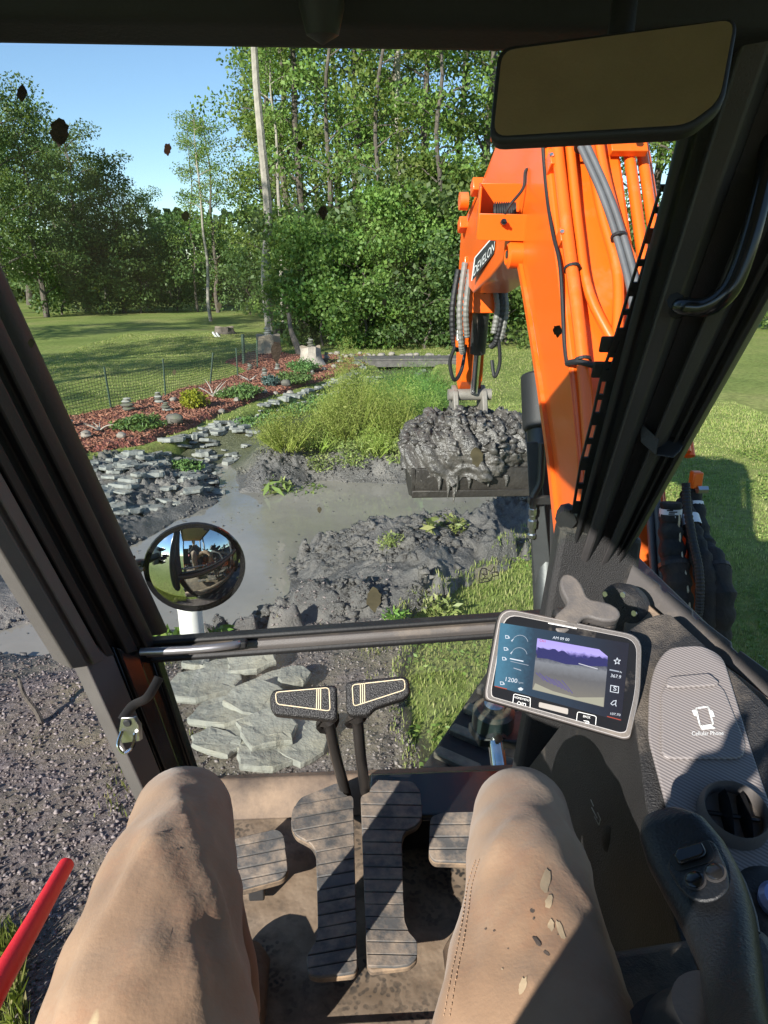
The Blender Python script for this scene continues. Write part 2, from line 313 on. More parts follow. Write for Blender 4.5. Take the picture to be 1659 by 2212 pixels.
def soil_mats():
    # lawn
    m, t, b = nodes('lawn'); co = N(t, 'ShaderNodeTexCoord').outputs['Object']
    a = noise(t, co, .35, 5); c1 = ramp(t, a.outputs[0], [(.3, (.165, .22, .055)), (.5, (.225, .275, .075)), (.72, (.33, .32, .125))])
    b2 = noise(t, co, 9, 6, .7); c2 = ramp(t, b2.outputs[0], [(.35, (.55, .55, .5)), (.65, (1.15, 1.15, 1.1))])
    b3 = noise(t, co, 1.3, 5, .7); dry = ramp(t, b3.outputs[0], [(.60, (0, 0, 0)), (.74, (.75, .75, .75))])
    cc = mixc(t, 1.0, mixc(t, dry.outputs[0], c1.outputs[0], (.25, .2, .09)), c2.outputs[0], 'MULTIPLY'); t.links.new(cc, b.inputs['Base Color']); b.inputs['Roughness'].default_value = .9; b.inputs['Specular IOR Level'].default_value = .15
    bumpn(t, b, noise(t, co, 26, 6, .75).outputs[0], .6, .03); lawn = m
    # mud: dark and wet, drier and browner where it stands higher / close to the machine
    m, t, b = nodes('wet_mud'); co = N(t, 'ShaderNodeTexCoord').outputs['Object']; sx = N(t, 'ShaderNodeSeparateXYZ'); t.links.new(co, sx.inputs[0])
    a = noise(t, co, 3.0, 8, .65); c1 = ramp(t, a.outputs[0], [(.3, (.07, .067, .063)), (.5, (.115, .109, .101)), (.7, (.20, .185, .165))])
    dryf = N(t, 'ShaderNodeMapRange'); t.links.new(sx.outputs[1], dryf.inputs[0]); dryf.inputs[1].default_value = 4.5; dryf.inputs[2].default_value = 3.8
    n2 = noise(t, co, 2.0, 6); gr = noise(t, co, 55, 4, .8)
    dcol = ramp(t, gr.outputs[0], [(.34, (.07, .054, .05)), (.5, (.15, .12, .115)), (.68, (.27, .23, .225))]); olive = ramp(t, n2.outputs[0], [(.42, (0, 0, 0)), (.7, (.75, .75, .75))])
    d2 = mixc(t, olive.outputs[0], dcol.outputs[0], (.17, .145, .075)); dm = N(t, 'ShaderNodeMath', operation='MULTIPLY_ADD'); t.links.new(dryf.outputs[0], dm.inputs[0]); dm.inputs[1].default_value = 1.0; dm.inputs[2].default_value = 0
    far = N(t, 'ShaderNodeMapRange'); t.links.new(sx.outputs[1], far.inputs[0]); far.inputs[1].default_value = 9.3; far.inputs[2].default_value = 10.2
    c3 = mixc(t, far.outputs[0], mixc(t, dm.outputs[0], c1.outputs[0], d2), (.085, .09, .045)); t.links.new(c3, b.inputs['Base Color'])
    rr = ramp(t, a.outputs[0], [(.35, (.24,)*3), (.62, (.55,)*3)]); rm = N(t, 'ShaderNodeMath', operation='ADD', use_clamp=True); t.links.new(rr.outputs[0], rm.inputs[0]); rs = N(t, 'ShaderNodeMath', operation='MULTIPLY'); t.links.new(dryf.outputs[0], rs.inputs[0]); rs.inputs[1].default_value = .5; t.links.new(rs.outputs[0], rm.inputs[1]); t.links.new(rm.outputs[0], b.inputs['Roughness'])
    b.inputs['Specular IOR Level'].default_value = .6
    bumpn(t, b, noise(t, co, 34, 6, .7).outputs[0], .9, .03); mud = m
    # muddy water
    m, t, b = nodes('muddy_water'); co = N(t, 'ShaderNodeTexCoord').outputs['Object']; a = noise(t, co, .8, 6, .6)
    c = ramp(t, a.outputs[0], [(.35, (.19, .178, .15)), (.65, (.27, .25, .21))]); t.links.new(c.outputs[0], b.inputs['Base Color'])
    sc = ramp(t, noise(t, co, 3, 8, .75).outputs[0], [(.50, (.015,)*3), (.66, (.2,)*3)]); t.links.new(sc.outputs[0], b.inputs['Roughness']); b.inputs['Specular IOR Level'].default_value = .55; b.inputs['IOR'].default_value = 1.33
    bumpn(t, b, noise(t, co, 5, 3).outputs[0], .10, .02); water = m
    m, t, b = nodes('red_mulch'); co = N(t, 'ShaderNodeTexCoord').outputs['Object']
    vo = N(t, 'ShaderNodeTexVoronoi'); vo.inputs['Scale'].default_value = 26; t.links.new(co, vo.inputs['Vector'])
    c = ramp(t, vo.outputs['Color'], [(.1, (.085, .026, .018)), (.5, (.19, .055, .038)), (.9, (.30, .11, .075))]); t.links.new(c.outputs[0], b.inputs['Base Color']); b.inputs['Roughness'].default_value = .85
    bumpn(t, b, vo.outputs['Distance'], .8, .03); return lawn, mud, water, m
M_LAWN, M_MUD, M_WATER, M_MULCH = soil_mats()
def axis(lo, hi, step, ext, g=1.22):
    a = list(np.arange(lo, hi+1e-6, step)); s = step
    while a[-1] < ext: s *= g; a.append(a[-1]+s)
    s = step
    while a[0] > -ext: s *= g; a.insert(0, a[0]-s)
    return np.array(a)
def gridmesh(name, xs, ys, zf, m, smooth=True, keep=None):
    X, Y = np.meshgrid(xs, ys); Z = zf(X, Y); V = np.stack([X, Y, Z], -1).reshape(-1, 3); nx = len(xs)
    i = np.arange(len(ys)-1)[:, None]*nx+np.arange(nx-1)[None, :]; Fc = np.stack([i, i+1, i+nx+1, i+nx], -1).reshape(-1, 4)
    if keep is not None:
        k = keep(X, Y).reshape(-1); Fc = Fc[k[Fc].any(1)]
    return npmesh(name, V, Fc, m, smooth=smooth)
tag(gridmesh('ground', axis(-6.5, 6, .1, 700), axis(0, 21, .12, 900), lawn_z, M_LAWN), kind='structure')
tag(gridmesh('mud_bank', np.arange(-4.6, 3.6, .021), np.arange(1.0, 10.9, .022), mud_z, M_MUD, False, keep=lambda X, Y: dirtmask(X, Y) > -.35), kind='structure')
tag(gridmesh('creek_bank', np.arange(-4.6, 3.6, .08), np.arange(10.82, 20.4, .08), mud_z, M_MUD, keep=lambda X, Y: dirtmask(X, Y) > -.35), kind='structure')
wt = MB().add([(-7, 3.8, -.30), (4, 3.8, -.30), (4, 21, -.30), (-7, 21, -.30)], [(0, 1, 2, 3)]).build('pond_water', M_WATER); tag(wt, kind='structure')
def bed_z(x, y): return .09+.03*fbm(x*.9, y*.9, 71)+.015*fbm(x*9, y*9, 72)-.3*sstep(.0, .25, -(sdist(BED, x, y)+.12*fbm(x*3, y*3, 73)))
tag(gridmesh('mulch_bed', np.arange(-5.6, 1.0, .05), np.arange(9, 23, .05), bed_z, M_MULCH, keep=lambda X, Y: sdist(BED, X, Y) > -.3), kind='structure')
def gz(x, y):
    X, Y = np.array([float(x)]), np.array([float(y)]); z = lawn_z(X, Y)[0]
    if .9 < y < 20 and -4.7 < x < 3.6: z = max(z, mud_z(X, Y)[0])
    return float(max(z, bed_z(X, Y)[0] if sdist(BED, X, Y)[0] > 0 else -9))

# ---------------------------------------------------------------- scattered stuff
def leaves(C, size, spread_up=.3, asp=.5, flat=0.0):
    """one folded diamond per centre; C (N,3)"""
    n = len(C); a = rng.normal(size=(n, 3)); a[:, 2] = a[:, 2]*(1-flat)-spread_up; a /= np.linalg.norm(a, axis=1)[:, None]
    b = np.cross(a, rng.normal(size=(n, 3))); b /= np.linalg.norm(b, axis=1)[:, None]+1e-9
    if flat: b[:, 2] *= (1-flat)
    s = (size*(.6+.8*rng.random(n)))[:, None] if np.isscalar(size) else size[:, None]
    c = np.cross(a, b)*.12
    V = np.stack([C-a*s*.5, C+b*s*asp*.5+c*s, C+a*s*.5, C-b*s*asp*.5+c*s], 1).reshape(-1, 3)
    return V, np.arange(n*4).reshape(n, 4)
def blades(P, h, wd, lean=.5):
    n = len(P); an = rng.random(n)*6.283; h = h*(.5+rng.random(n)); l = lean*rng.random(n); b = np.stack([np.cos(an), np.sin(an), 0*an], -1); d = np.stack([-np.sin(an), np.cos(an), 0*an], -1)
    z = np.zeros((n, 3)); z[:, 2] = h
    V = np.stack([P-b*wd/2, P+b*wd/2, P+z*.6+d*(h*l*.35)[:, None]+b*wd*.35, P+z+d*(h*l)[:, None]], 1).reshape(-1, 3)
    return V, np.arange(n*4).reshape(n, 4)
M_GRASS = leafmat('grass_blade', (.21, .285, .06), (.31, .365, .10), (.48, .43, .21), .4, .6, .8)
M_CLOVER = leafmat('clover_leaf', (.12, .25, .04), (.17, .32, .06), (.27, .38, .09), .25, .55, .8)
def scatter(n, x0, x1, y0, y1, cond):
    x = rng.uniform(x0, x1, n); y = rng.uniform(y0, y1, n); k = cond(x, y); return x[k], y[k]
def grass(name, n, box, h, wd, cond=lambda x, y: dirtmask(x, y) < .06):
    x, y = scatter(n, *box, lambda x, y: cond(x, y) & (sdist(BED, x, y) < -.02)); z = np.maximum(lawn_z(x, y), np.where(dirtmask(x, y) > -.2, mud_z(x, y), -9)); k = (.55+.9*vnoise(x*1.7, y*1.7, 77))
    V, Fc = blades(np.stack([x, y, z-.01], -1), h*k, wd); return tag(npmesh(name, V, Fc, M_GRASS), kind='stuff')
tag(grass('lawn_grass', 60000, (.2, 3.6, 2.3, 8.0), .034, .007), 'short bright grass beside the mud in front of the machine', 'grass')
tag(grass('lawn_grass', 90000, (1.6, 7.5, 2.2, 13), .032, .011), 'mown lawn grass to the right of the boom', 'grass')
tag(grass('lawn_grass', 110000, (-9, 7, 8.5, 30), .035, .022), 'mown lawn grass behind the fence and up to the wood', 'grass')
tag(grass('lawn_grass', 14000, (-2.3, -.7, .9, 2.3), .11, .008, lambda x, y: (sdist(DIRT, x, y)+.1*fbm(x*4, y*4, 8) < .05)), 'long grass at the foot of the cab on the left', 'grass')
tag(grass('lawn_grass', 5000, (-1.2, .4, 2.6, 4.4), .035, .005, lambda x, y: (fbm(x*3, y*3, 88) > .12)), 'thin dry grass sprouting on the bare soil by the flat stones', 'grass')
x, y = scatter(26000, .25, 6.5, 2.3, 9.5, lambda x, y: (dirtmask(x, y) < 0) & (vnoise(x*2.3, y*2.3, 61) > .52))
V, Fc = leaves(np.stack([x, y, lawn_z(x, y)+.03+.03*rng.random(len(x))], -1), .03, -.1, .8, .55)
tag(npmesh('clover', V, Fc, M_CLOVER), 'clover and broad weeds growing among the grass', 'ground cover', kind='stuff')
# clods of wet mud thrown up by the digging
_ico = np.array([(x*.5257, y*.8507, 0) for x in (-1, 1) for y in (-1, 1)]+[(0, x*.5257, y*.8507) for x in (-1, 1) for y in (-1, 1)]+[(y*.8507, 0, x*.5257) for x in (-1, 1) for y in (-1, 1)])
_bm = bmesh.new(); [_bm.verts.new(v) for v in _ico]; bmesh.ops.convex_hull(_bm, input=_bm.verts); _bm.verts.index_update(); _icf = np.array([[v.index for v in f.verts] for f in _bm.faces]); _ico = np.array([v.co[:] for v in _bm.verts]); _bm.free()
def clods(C, S, m, name, parent=None):
    n = len(C); V = _ico[None]*(1+.6*rng.normal(size=(n, 12, 1)).clip(-1.2, 1.4))*(1+.25*rng.normal(size=(n, 12, 3)).clip(-1, 1))*S[:, None, None]*rng.uniform(.55, 1.25, (n, 1, 3)); q, _ = np.linalg.qr(rng.normal(size=(n, 3, 3))); V = np.einsum('nij,nkj->nki', q, V); V[..., 2] *= .75
    V = (V+C[:, None]).reshape(-1, 3); return npmesh(name, V, (np.arange(n)[:, None, None]*12+_icf[None]).reshape(-1, 3), m, parent)
x, y = scatter(42000, -1.2, 2.7, 4.2, 7.2, lambda x, y: (sdist(HEAP, x, y)+.12*fbm(x*4, y*4, 17) > .0) & (fbm(x*2.6, y*2.6, 91) > -.10)); S_ = .007+.042*rng.random(len(x))**4.5
tag(clods(np.stack([x, y, mud_z(x, y)-S_*.22], -1), S_, M_MUD, 'mud_clods'), 'wet grey clods of mud heaped at the near side of the pond', 'mud', kind='stuff')
x, y = scatter(26000, -3.2, 3.0, 4.6, 9.8, lambda x, y: (dwater(x, y) < .0) & (dwater(x, y) > -.75) & (sdist(HEAP, x, y) < 0) & (dirtmask(x, y) > 0) & ((fbm(x*2.2, y*2.2, 95) > .02) | ((y > 8.4) & (x > -1.4) & (rng.random(len(x)) < .6)))); S_ = .008+.03*rng.random(len(x))**3
tag(clods(np.stack([x, y, mud_z(x, y)-S_*.2], -1), S_, M_MUD, 'mud_clods'), 'lumps of mud strewn along the banks of the pond', 'mud', kind='stuff')
x, y = scatter(5200, -3, 2.7, 5, 9, lambda x, y: (dwater(x, y) > .02) & (rng.random(len(x)) < .05+.5*sstep(.35, .0, dwater(x, y))+.35*(fbm(x*1.3, y*1.3, 99) > .22))); S_ = .003+.012*rng.random(len(x))**3
tag(clods(np.stack([x, y, -.2995+0*x], -1), S_, M_MUD, 'floating_debris'), 'bits of mud and debris floating on the pond', 'debris', kind='stuff')
# mulch chips, pebbles and crumbs of soil
def chips(C, s, m, name, label, cat, asp=.35):
    n = len(C); a = rng.normal(size=(n, 3)); a[:, 2] *= .35; a /= np.linalg.norm(a, axis=1)[:, None]; b = np.cross(a, np.array([0, 0, 1.])+.4*rng.normal(size=(n, 3))); b /= np.linalg.norm(b, axis=1)[:, None]; c = np.cross(a, b)
    s = (s*(.4+1.2*rng.random(n)**2))[:, None]; w_ = s*asp
    V = np.stack([C-a*s, C+b*w_, C+a*s, C-b*w_, C+c*w_*.7, C-c*w_*.7], 1).reshape(-1, 3)
    T = np.array([(0, 1, 4), (1, 2, 4), (2, 3, 4), (3, 0, 4), (1, 0, 5), (2, 1, 5), (3, 2, 5), (0, 3, 5)])
    Fc = (np.arange(n)[:, None, None]*6+T[None]).reshape(-1, 3); return tag(npmesh(name, V, Fc, m), label, cat, kind='stuff')
M_CHIP = leafmat('mulch_chip', (.11, .036, .026), (.205, .07, .049), (.30, .14, .105), 0, .8, 1)
M_PEB = leafmat('soil_crumb', (.06, .047, .045), (.125, .10, .097), (.22, .185, .18), 0, .85, 1)
x, y = scatter(60000, -5.4, .9, 9.2, 22.5, lambda x, y: (sdist(BED, x, y) > -.1) & (rng.random(len(x)) < 1.25-y/26)); chips(np.stack([x, y, bed_z(x, y)+.005], -1), .05, M_CHIP, 'mulch_chips', 'red wood chips covering the garden bed', 'mulch', .3)
x, y = scatter(60000, -4.4, .35, 1.0, 5.3, lambda x, y: (dirtmask(x, y) > -.1) & (dwater(x, y) < -.1) & (rng.random(len(x)) < 1.3-.22*y)); chips(np.stack([x, y, mud_z(x, y)+.002], -1), .013, M_PEB, 'soil_crumbs', 'greyish brown crumbs and pebbles of dried soil', 'soil', .6)

# ================================================================ TREES
M_BARK = mat('bark', (.10, .083, .066), .9, 0, .35, 5, 1, 18, bdist=.03)
M_PALEBARK = mat('pale_bark', (.30, .27, .225), .85, 0, .25, 4, .8, 12, bdist=.02)
M_LEAF = [leafmat('leaf_mid', (.075, .145, .03), (.135, .225, .05), (.22, .31, .075), .42),
          leafmat('leaf_bright', (.11, .19, .04), (.185, .28, .06), (.28, .37, .10), .45),
          leafmat('leaf_dark', (.055, .11, .035), (.10, .17, .052), (.155, .235, .072), .38)]
def crown_pts(limbs, nl, sig, H0):
    out = []
    for p, sz in limbs:
        k = int(nl*sz*sz); q = rng.normal(size=(k, 3)); q /= np.linalg.norm(q, axis=1)[:, None]; q *= (rng.random(k)**.45)[:, None]*sig*sz; q[:, 2] *= .6
        out.append(np.array(p)+q)
    return np.concatenate(out)
def tree_mesh(seed, H_, base, R_, nlimb, nl, lsz, trunk_r, mi, bark, lean=.0, sig=.9, topw=.35):
    rd = random.Random(seed); pts = [Vector((0, 0, -.3))]; n = 9
    for k in range(1, n+1): pts.append(Vector((lean*H_*(k/n)**1.3+rd.uniform(-.18, .18), rd.uniform(-.18, .18), H_*.97*k/n)))
    mb = MB(); mb.tube(spline(pts, 3), [trunk_r*(1-.85*i/(3*n)) for i in range(3*n+1)], 8); limbs = []
    for i in range(nlimb):
        h = base+(H_-base)*((i+rd.random())/nlimb)**.9; u = (h-base)/(H_-base); k = h/H_*n; p = pts[min(int(k), n-1)].lerp(pts[min(int(k)+1, n)], k-int(k)) if k < n else pts[n]
        prof = (math.sin(math.pi*min(1, .18+.82*u))**.6)*(1-u)+topw*u; L = R_*max(.25, prof)*rd.uniform(.65, 1.15); a = i*2.4+rd.uniform(-.6, .6)
        q = p+Vector((math.cos(a)*L, math.sin(a)*L, L*rd.uniform(.15, .55))); mid = p.lerp(q, .5)+Vector((0, 0, L*.1))
        mb.tube([p, mid, q], [max(.02, trunk_r*.35*(1-u*.6)), trunk_r*.18, .015], 5)
        for t_, s_ in ((1, 1), (.72, .9), (.45, .8)):
            c = p.lerp(q, t_)+Vector((rd.uniform(-.5, .5), rd.uniform(-.5, .5), rd.uniform(-.3, .5))); limbs.append(((c.x, c.y, c.z), s_*rd.uniform(.75, 1.25)))
    C = crown_pts(limbs, nl, sig, base); V, Fc = leaves(C, lsz, .25, .62)
    return mb, V, Fc, M_LEAF[mi], bark
PROTO = {}
def make_proto(key, name, *a, **k):
    mb, V, Fc, lm, bk = tree_mesh(*a, **k); e = empty(name); mb.build('trunk', bk, e, True); npmesh('crown', V, Fc, lm, e); PROTO[key] = [e, False]
make_proto('tall', 'deciduous_tree', 1, 17, 3.0, 3.4, 20, 120, .17, .22, 0, M_BARK, sig=1.05)
make_proto('tall2', 'deciduous_tree', 2, 19, 4.0, 3.0, 21, 105, .165, .2, 1, M_BARK, .02, sig=1.0)
make_proto('slim', 'deciduous_tree', 3, 16, 2.0, 2.0, 18, 95, .15, .12, 1, M_BARK, .02, sig=.85)
make_proto('dark', 'deciduous_tree', 4, 13, 2.2, 4.6, 26, 160, .19, .26, 2, M_BARK, sig=1.15, topw=.5)
make_proto('dark2', 'deciduous_tree', 5, 11.5, 1.2, 3.6, 22, 160, .19, .2, 2, M_BARK, -.02, sig=1.1, topw=.4)
make_proto('pale', 'pale_trunk_tree', 6, 20, 10.5, 2.3, 12, 90, .17, .2, 1, M_PALEBARK, .01, sig=.9)
make_proto('bush', 'leafy_bush', 7, 3.4, .2, 2.0, 16, 190, .13, .05, 0, M_BARK, sig=.75, topw=.7)
make_proto('bushb', 'leafy_bush', 8, 4.6, .2, 1.7, 18, 170, .15, .05, 1, M_BARK, sig=.75, topw=.6)
make_proto('bushd', 'leafy_bush', 9, 3.2, .1, 1.8, 15, 150, .15, .05, 2, M_BARK, sig=.8, topw=.8)
def tree(key, px, Y, s=1, rz=None, label=None, group='trees of the wood', cat='tree', base=None, sz=1):
    p = PROTO[key]; o = p[0] if not p[1] else copy_tree(p[0]); p[1] = True
    d = ray(px, 640); x_ = d.x/d.y*Y; o.location = (x_, Y, -.05); o.scale = (s, s, s*sz); o.rotation_euler.z = random.uniform(0, 6.28) if rz is None else rz
    o['px'] = px; return tag(o, label, cat, group)
LB = {'tall': 'tall leafy tree with full green crown in wood', 'tall2': 'tall bright green tree rising out of the view', 'slim': 'slender light green tree among the taller trunks', 'dark': 'broad dark green tree at the left edge of the lawn', 'dark2': 'lower dark green tree at the far edge of the lawn'}
for key, px, Y, s in (('dark', 10, 40, .84), ('dark2', 95, 42, .92), ('dark', 185, 47, .76), ('dark2', 265, 46, .76), ('dark2', 320, 52, .66), ('dark2', 370, 60, .58), ('dark', -70, 44, .95), ('dark2', 140, 55, .95), ('dark2', 230, 58, .85), ('dark', 60, 58, .98)): tree(key, px, Y, s, label=LB[key], group='dark trees at the left of the lawn')
for key, px, Y, s in (('slim', 425, 47, .72), ('tall', 470, 46, .66), ('tall', 610, 40, .95), ('tall2', 575, 52, 1.0), ('slim', 585, 33, 1.0), ('tall', 625, 37, 1.1), ('tall2', 660, 32, 1.0), ('slim', 715, 28, 1.05), ('tall', 735, 40, 1.1), ('tall2', 780, 34, 1.0), ('slim', 815, 27, 1.0), ('tall', 850, 36, 1.1), ('tall2', 905, 30, .95), ('slim', 940, 26, 1.0), ('tall', 985, 34, 1.1), ('tall', 1040, 30, 1.0), ('tall2', 1110, 33, 1.1), ('tall', 1190, 34, 1.1), ('tall2', 1290, 32, 1.0), ('tall', 1390, 33, 1.1), ('tall', 1450, 30, .9), ('tall2', 1540, 36, 1.1), ('slim', 1620, 38, 1), ('tall', 690, 55, 1.2), ('tall2', 590, 58, 1.1), ('tall', 800, 56, 1.2), ('tall', 920, 55, 1.2), ('tall2', 1060, 55, 1.2)):
    tree(key, px, Y, s, label=LB[key])
for px, Y, s, lb in ((584, 27, 1.0, 'tall bare pale trunk standing clear of the foliage, tallest pale trunk left of centre'), (612, 31, .6, 'thin pale trunk just right of the tallest pale trunk'), (452, 38, .5, 'pale trunk at the lawn edge with bare lower stem, left of the gap'), (862, 29, .95, 'pale trunk with crown above the view, right of centre')): tree('pale', px, Y, s, label=lb, group='pale bare trunks')
for key, px, Y, s, lb in (('bush', 700, 24.5, 1.0, 'rounded green bush at the wood edge behind the tree stumps'), ('bushb', 640, 25.5, .8, 'light green bush at the left end of the thicket'), ('bush', 780, 24, 1.05, 'dense dark leaved bush above the footbridge'), ('bushb', 855, 24.5, 1.0, 'bright broad leaved bush behind the footbridge'), ('bushd', 920, 23.5, .9, 'dark bush behind the right end of the footbridge'), ('bushb', 960, 27, 1.2, 'tall bright bush behind the arm of the digger'), ('bush', 1105, 24.5, 1.05, 'rounded green bush between arm and boom'), ('bushb', 1060, 26, 1.0, 'bushy shrub behind the digger arm'), ('bushd', 1170, 26, 1.2, 'dark bush behind the boom'), ('bushd', 740, 26, 1.2, 'dark understorey bush in the thicket'), ('bushd', 835, 26.5, 1.4, 'tall dark understorey bush in the thicket'), ('bushd', 540, 44, 1.1, 'low dark bush at the far end of the lawn'), ('bushd', 300, 46, 1.3, 'dark hedge bush below the left trees'), ('bushd', 380, 48, 1.4, 'dark hedge bush by the pale trunk'), ('bushd', 220, 46, 1.3, 'dark hedge bush at the lawn edge, second from the left pillar'), ('bushd', 130, 44, 1.3, 'dark hedge bush at the lawn edge nearest the left pillar'), ('bush', 1640, 31, 1.1, 'bush at the right edge of the lawn'), ('bush', 1440, 29, 1.3, 'bush right of the boom'), ('bush', 470, 56, 1.5, 'sunlit bush in the gap between the trees'), ('bushd', 620, 40, 1.5, 'dark bush behind the tall pale trunk'), ('bushd', 1000, 30, 1.8, 'dark bush deep in the wood behind the arm')):
    tree(key, px, Y, s, label=lb, group='bushes along the wood edge', cat='bush')
for x_, y_, k in ((-18.5, 1, 'tall'), (-16, 9.5, 'dark'), (-20, 20, 'dark')):
    o = copy_tree(PROTO[k][0]); o.location = (x_, y_, 0); o.scale = (1, 1, 1); o.rotation_euler.z = x_; tag(o, {1: 'tall tree left of the view, nearest the cab', 9.5: 'broad tree left of the view shading the lawn by the fence', 20: 'broad tree left of the view, farthest out along the lawn'}[y_], 'tree', 'trees left of the lawn')
NTH = ('first', 'second', 'third', 'fourth', 'fifth', 'sixth', 'seventh', 'eighth', 'ninth', 'tenth', 'eleventh', 'twelfth', 'thirteenth', 'fourteenth')
for base_ in LB.values():
    for k, o in enumerate(sorted((o for o in COL.objects if o.get('label') == base_), key=lambda o: o['px'])): o['label'] = base_+', '+NTH[k]+' from left'
for o in COL.objects:
    if 'px' in o: del o['px']
# low hills / far wood behind the trees
M_FARW = leafmat('far_leaf', (.03, .06, .02), (.05, .09, .025), (.08, .13, .03), .3)
C = np.stack([rng.uniform(-75, 70, 22000), rng.uniform(62, 75, 22000), rng.random(22000)**1.3*7.5], -1); C = C[(C[:, 0] > -18) | (C[:, 0] < -30) | (C[:, 2] < 4.5)]; V, Fc = leaves(C, .8, .2, .7); tag(npmesh('far_wood', V, Fc, M_FARW), 'far dense wood seen between the trunks', 'wood', kind='stuff')

# ================================================================ GARDEN THINGS
M_SLATE = mat('slate', (.225, .235, .215), .75, 0, .38, 5, .6, 30, dust=(.19, .165, .12), damt=.45, dscale=7, bdist=.01)
M_FLAG = mat('flagstone', (.27, .265, .235), .85, 0, .3, 9, 1, 24, dust=(.23, .205, .15), damt=.55, dscale=4, bdist=.012)
M_ROCK = mat('field_rock', (.25, .22, .185), .85, 0, .3, 6, .6, 20, bdist=.01)
M_ROCKD = mat('dark_rock', (.12, .112, .095), .85, 0, .3, 6, .6, 20, dust=(.10, .13, .05), damt=.4, bdist=.01)
M_WOODG = mat('weathered_wood', (.33, .29, .24), .85, 0, .3, 5, .8, 25, bdist=.01)
M_WOODP = mat('pale_driftwood', (.38, .345, .30), .8, 0, .2, 8, .4, 30)
M_STUMP = mat('stump_wood', (.30, .235, .165), .9, 0, .35, 4, .9, 14, bdist=.02)
M_GREEN = mat('green_metal', (.02, .05, .03), .6, 0, .2, 5)
M_NET = mat('netting', (.02, .035, .03), .7, 0, .1)
def slab(seed, L, W_, T, jag=.16, n=7, rough=.02):
    """split flagstone: angular outline, near vertical broken edges, stepped top"""
    rd = random.Random(seed); P = []
    for k in range(n):
        a = 2*math.pi*(k+rd.uniform(-.36, .36))/n; q = 1/max(abs(math.cos(a)), abs(math.sin(a)))**.55; P.append((math.cos(a)*q*L*.5*rd.uniform(1-jag*1.5, 1), math.sin(a)*q*W_*.5*rd.uniform(1-jag*1.5, 1)))
    Q = []
    for k in range(n):
        (x0, y0), (x1, y1) = P[k], P[(k+1) % n]; Q.append((x0, y0)); t_ = rd.uniform(.3, .7); Q.append((x0+(x1-x0)*t_+rd.uniform(-.03, .03)*L, y0+(y1-y0)*t_+rd.uniform(-.03, .03)*L))
    tx, ty = rd.uniform(-.06, .06), rd.uniform(-.06, .06); m = MB(); R_ = lambda s_, z: [Vector((x*s_, y*s_, z+x*tx+y*ty+rd.uniform(-rough, rough)*.35)) for x, y in Q]
    m.loft([R_(.96, -T*.5), R_(1.0, -T*.1), R_(.985, T*.38), R_(.94, T*.5), R_(.55, T*.52)]); return m
def rock(seed, sx, sy, sz, n=10, amp=.22):
    rd = random.Random(seed); rings = []
    for i in range(1, 7):
        v = math.pi*i/7; rings.append([Vector((math.cos(2*math.pi*k/n)*math.sin(v)*sx*.5*rd.uniform(1-amp, 1+amp), math.sin(2*math.pi*k/n)*math.sin(v)*sy*.5*rd.uniform(1-amp, 1+amp), -math.cos(v)*sz*.5*rd.uniform(1-amp*.5, 1))) for k in range(n)])
    return MB().loft(rings)
SLATES = [slab(100+i, .38, .27, .042, .2, 6).build('stone', M_SLATE, smooth=False).data for i in range(9)]
for o in list(COL.objects):
    if o.name.startswith('stone'): bpy.data.objects.remove(o)
# slate revetment between garden bed and water: each stone a child of the bank
sb = empty('slate_bank', (-2.5, 9.2, 0), label='loose grey slate stones edging the pond and creek below the mulch bed', cat='stone edging')
path = [Vector((-3.75, 8.75, 0)), Vector((-3.1, 9.45, 0)), Vector((-2.55, 10.6, 0)), Vector((-1.95, 12.1, 0)), Vector((-1.2, 14.0, 0)), Vector((-.35, 16.0, 0)), Vector((.35, 17.8, 0))]
sp = spline(path, 14); cnt = 0
def put_stone(p, s, rz, tilt):
    global cnt
    o = bpy.data.objects.new('stone', SLATES[cnt % 9]); link(o, sb); cnt += 1
    o.location = Vector((p.x, p.y, gz(p.x, p.y)+.010))-Vector((-2.5, 9.2, 0)); o.rotation_euler = (tilt[0], tilt[1], rz); o.scale = (s*random.uniform(.8, 1.25), s*random.uniform(.75, 1.15), s*random.uniform(.8, 1.4))
for i in range(len(sp)-1):
    u = i/len(sp); t_ = (sp[i+1]-sp[i]).normalized(); nrm = Vector((t_.y, -t_.x, 0)); rows = 6 if u < .2 else (4 if u < .42 else 3)
    for k in range(rows):
        if random.random() < (.25 if k > 1 else .05): continue
        p = sp[i]+t_*random.uniform(-.06, .1)+nrm*(k*(.31 if u < .25 else .27)+random.uniform(-.07, .07))
        put_stone(p, random.choice((.55, .75, .9, 1.0, 1.25)), math.atan2(t_.y, t_.x)+random.uniform(-.7, .7), (random.uniform(-.15, .1), random.uniform(.02, .25)))
for i in range(34):    # creek, far bank
    y_ = random.uniform(12.5, 19.2); x_ = .5+.09*(y_-14)+random.choice((-.75, -.5, .95, 1.15))+random.uniform(-.2, .2); put_stone(Vector((x_, y_, 0)), random.uniform(.8, 1.1), random.uniform(0, 6), (random.uniform(-.2, .2), random.uniform(-.2, .2)))
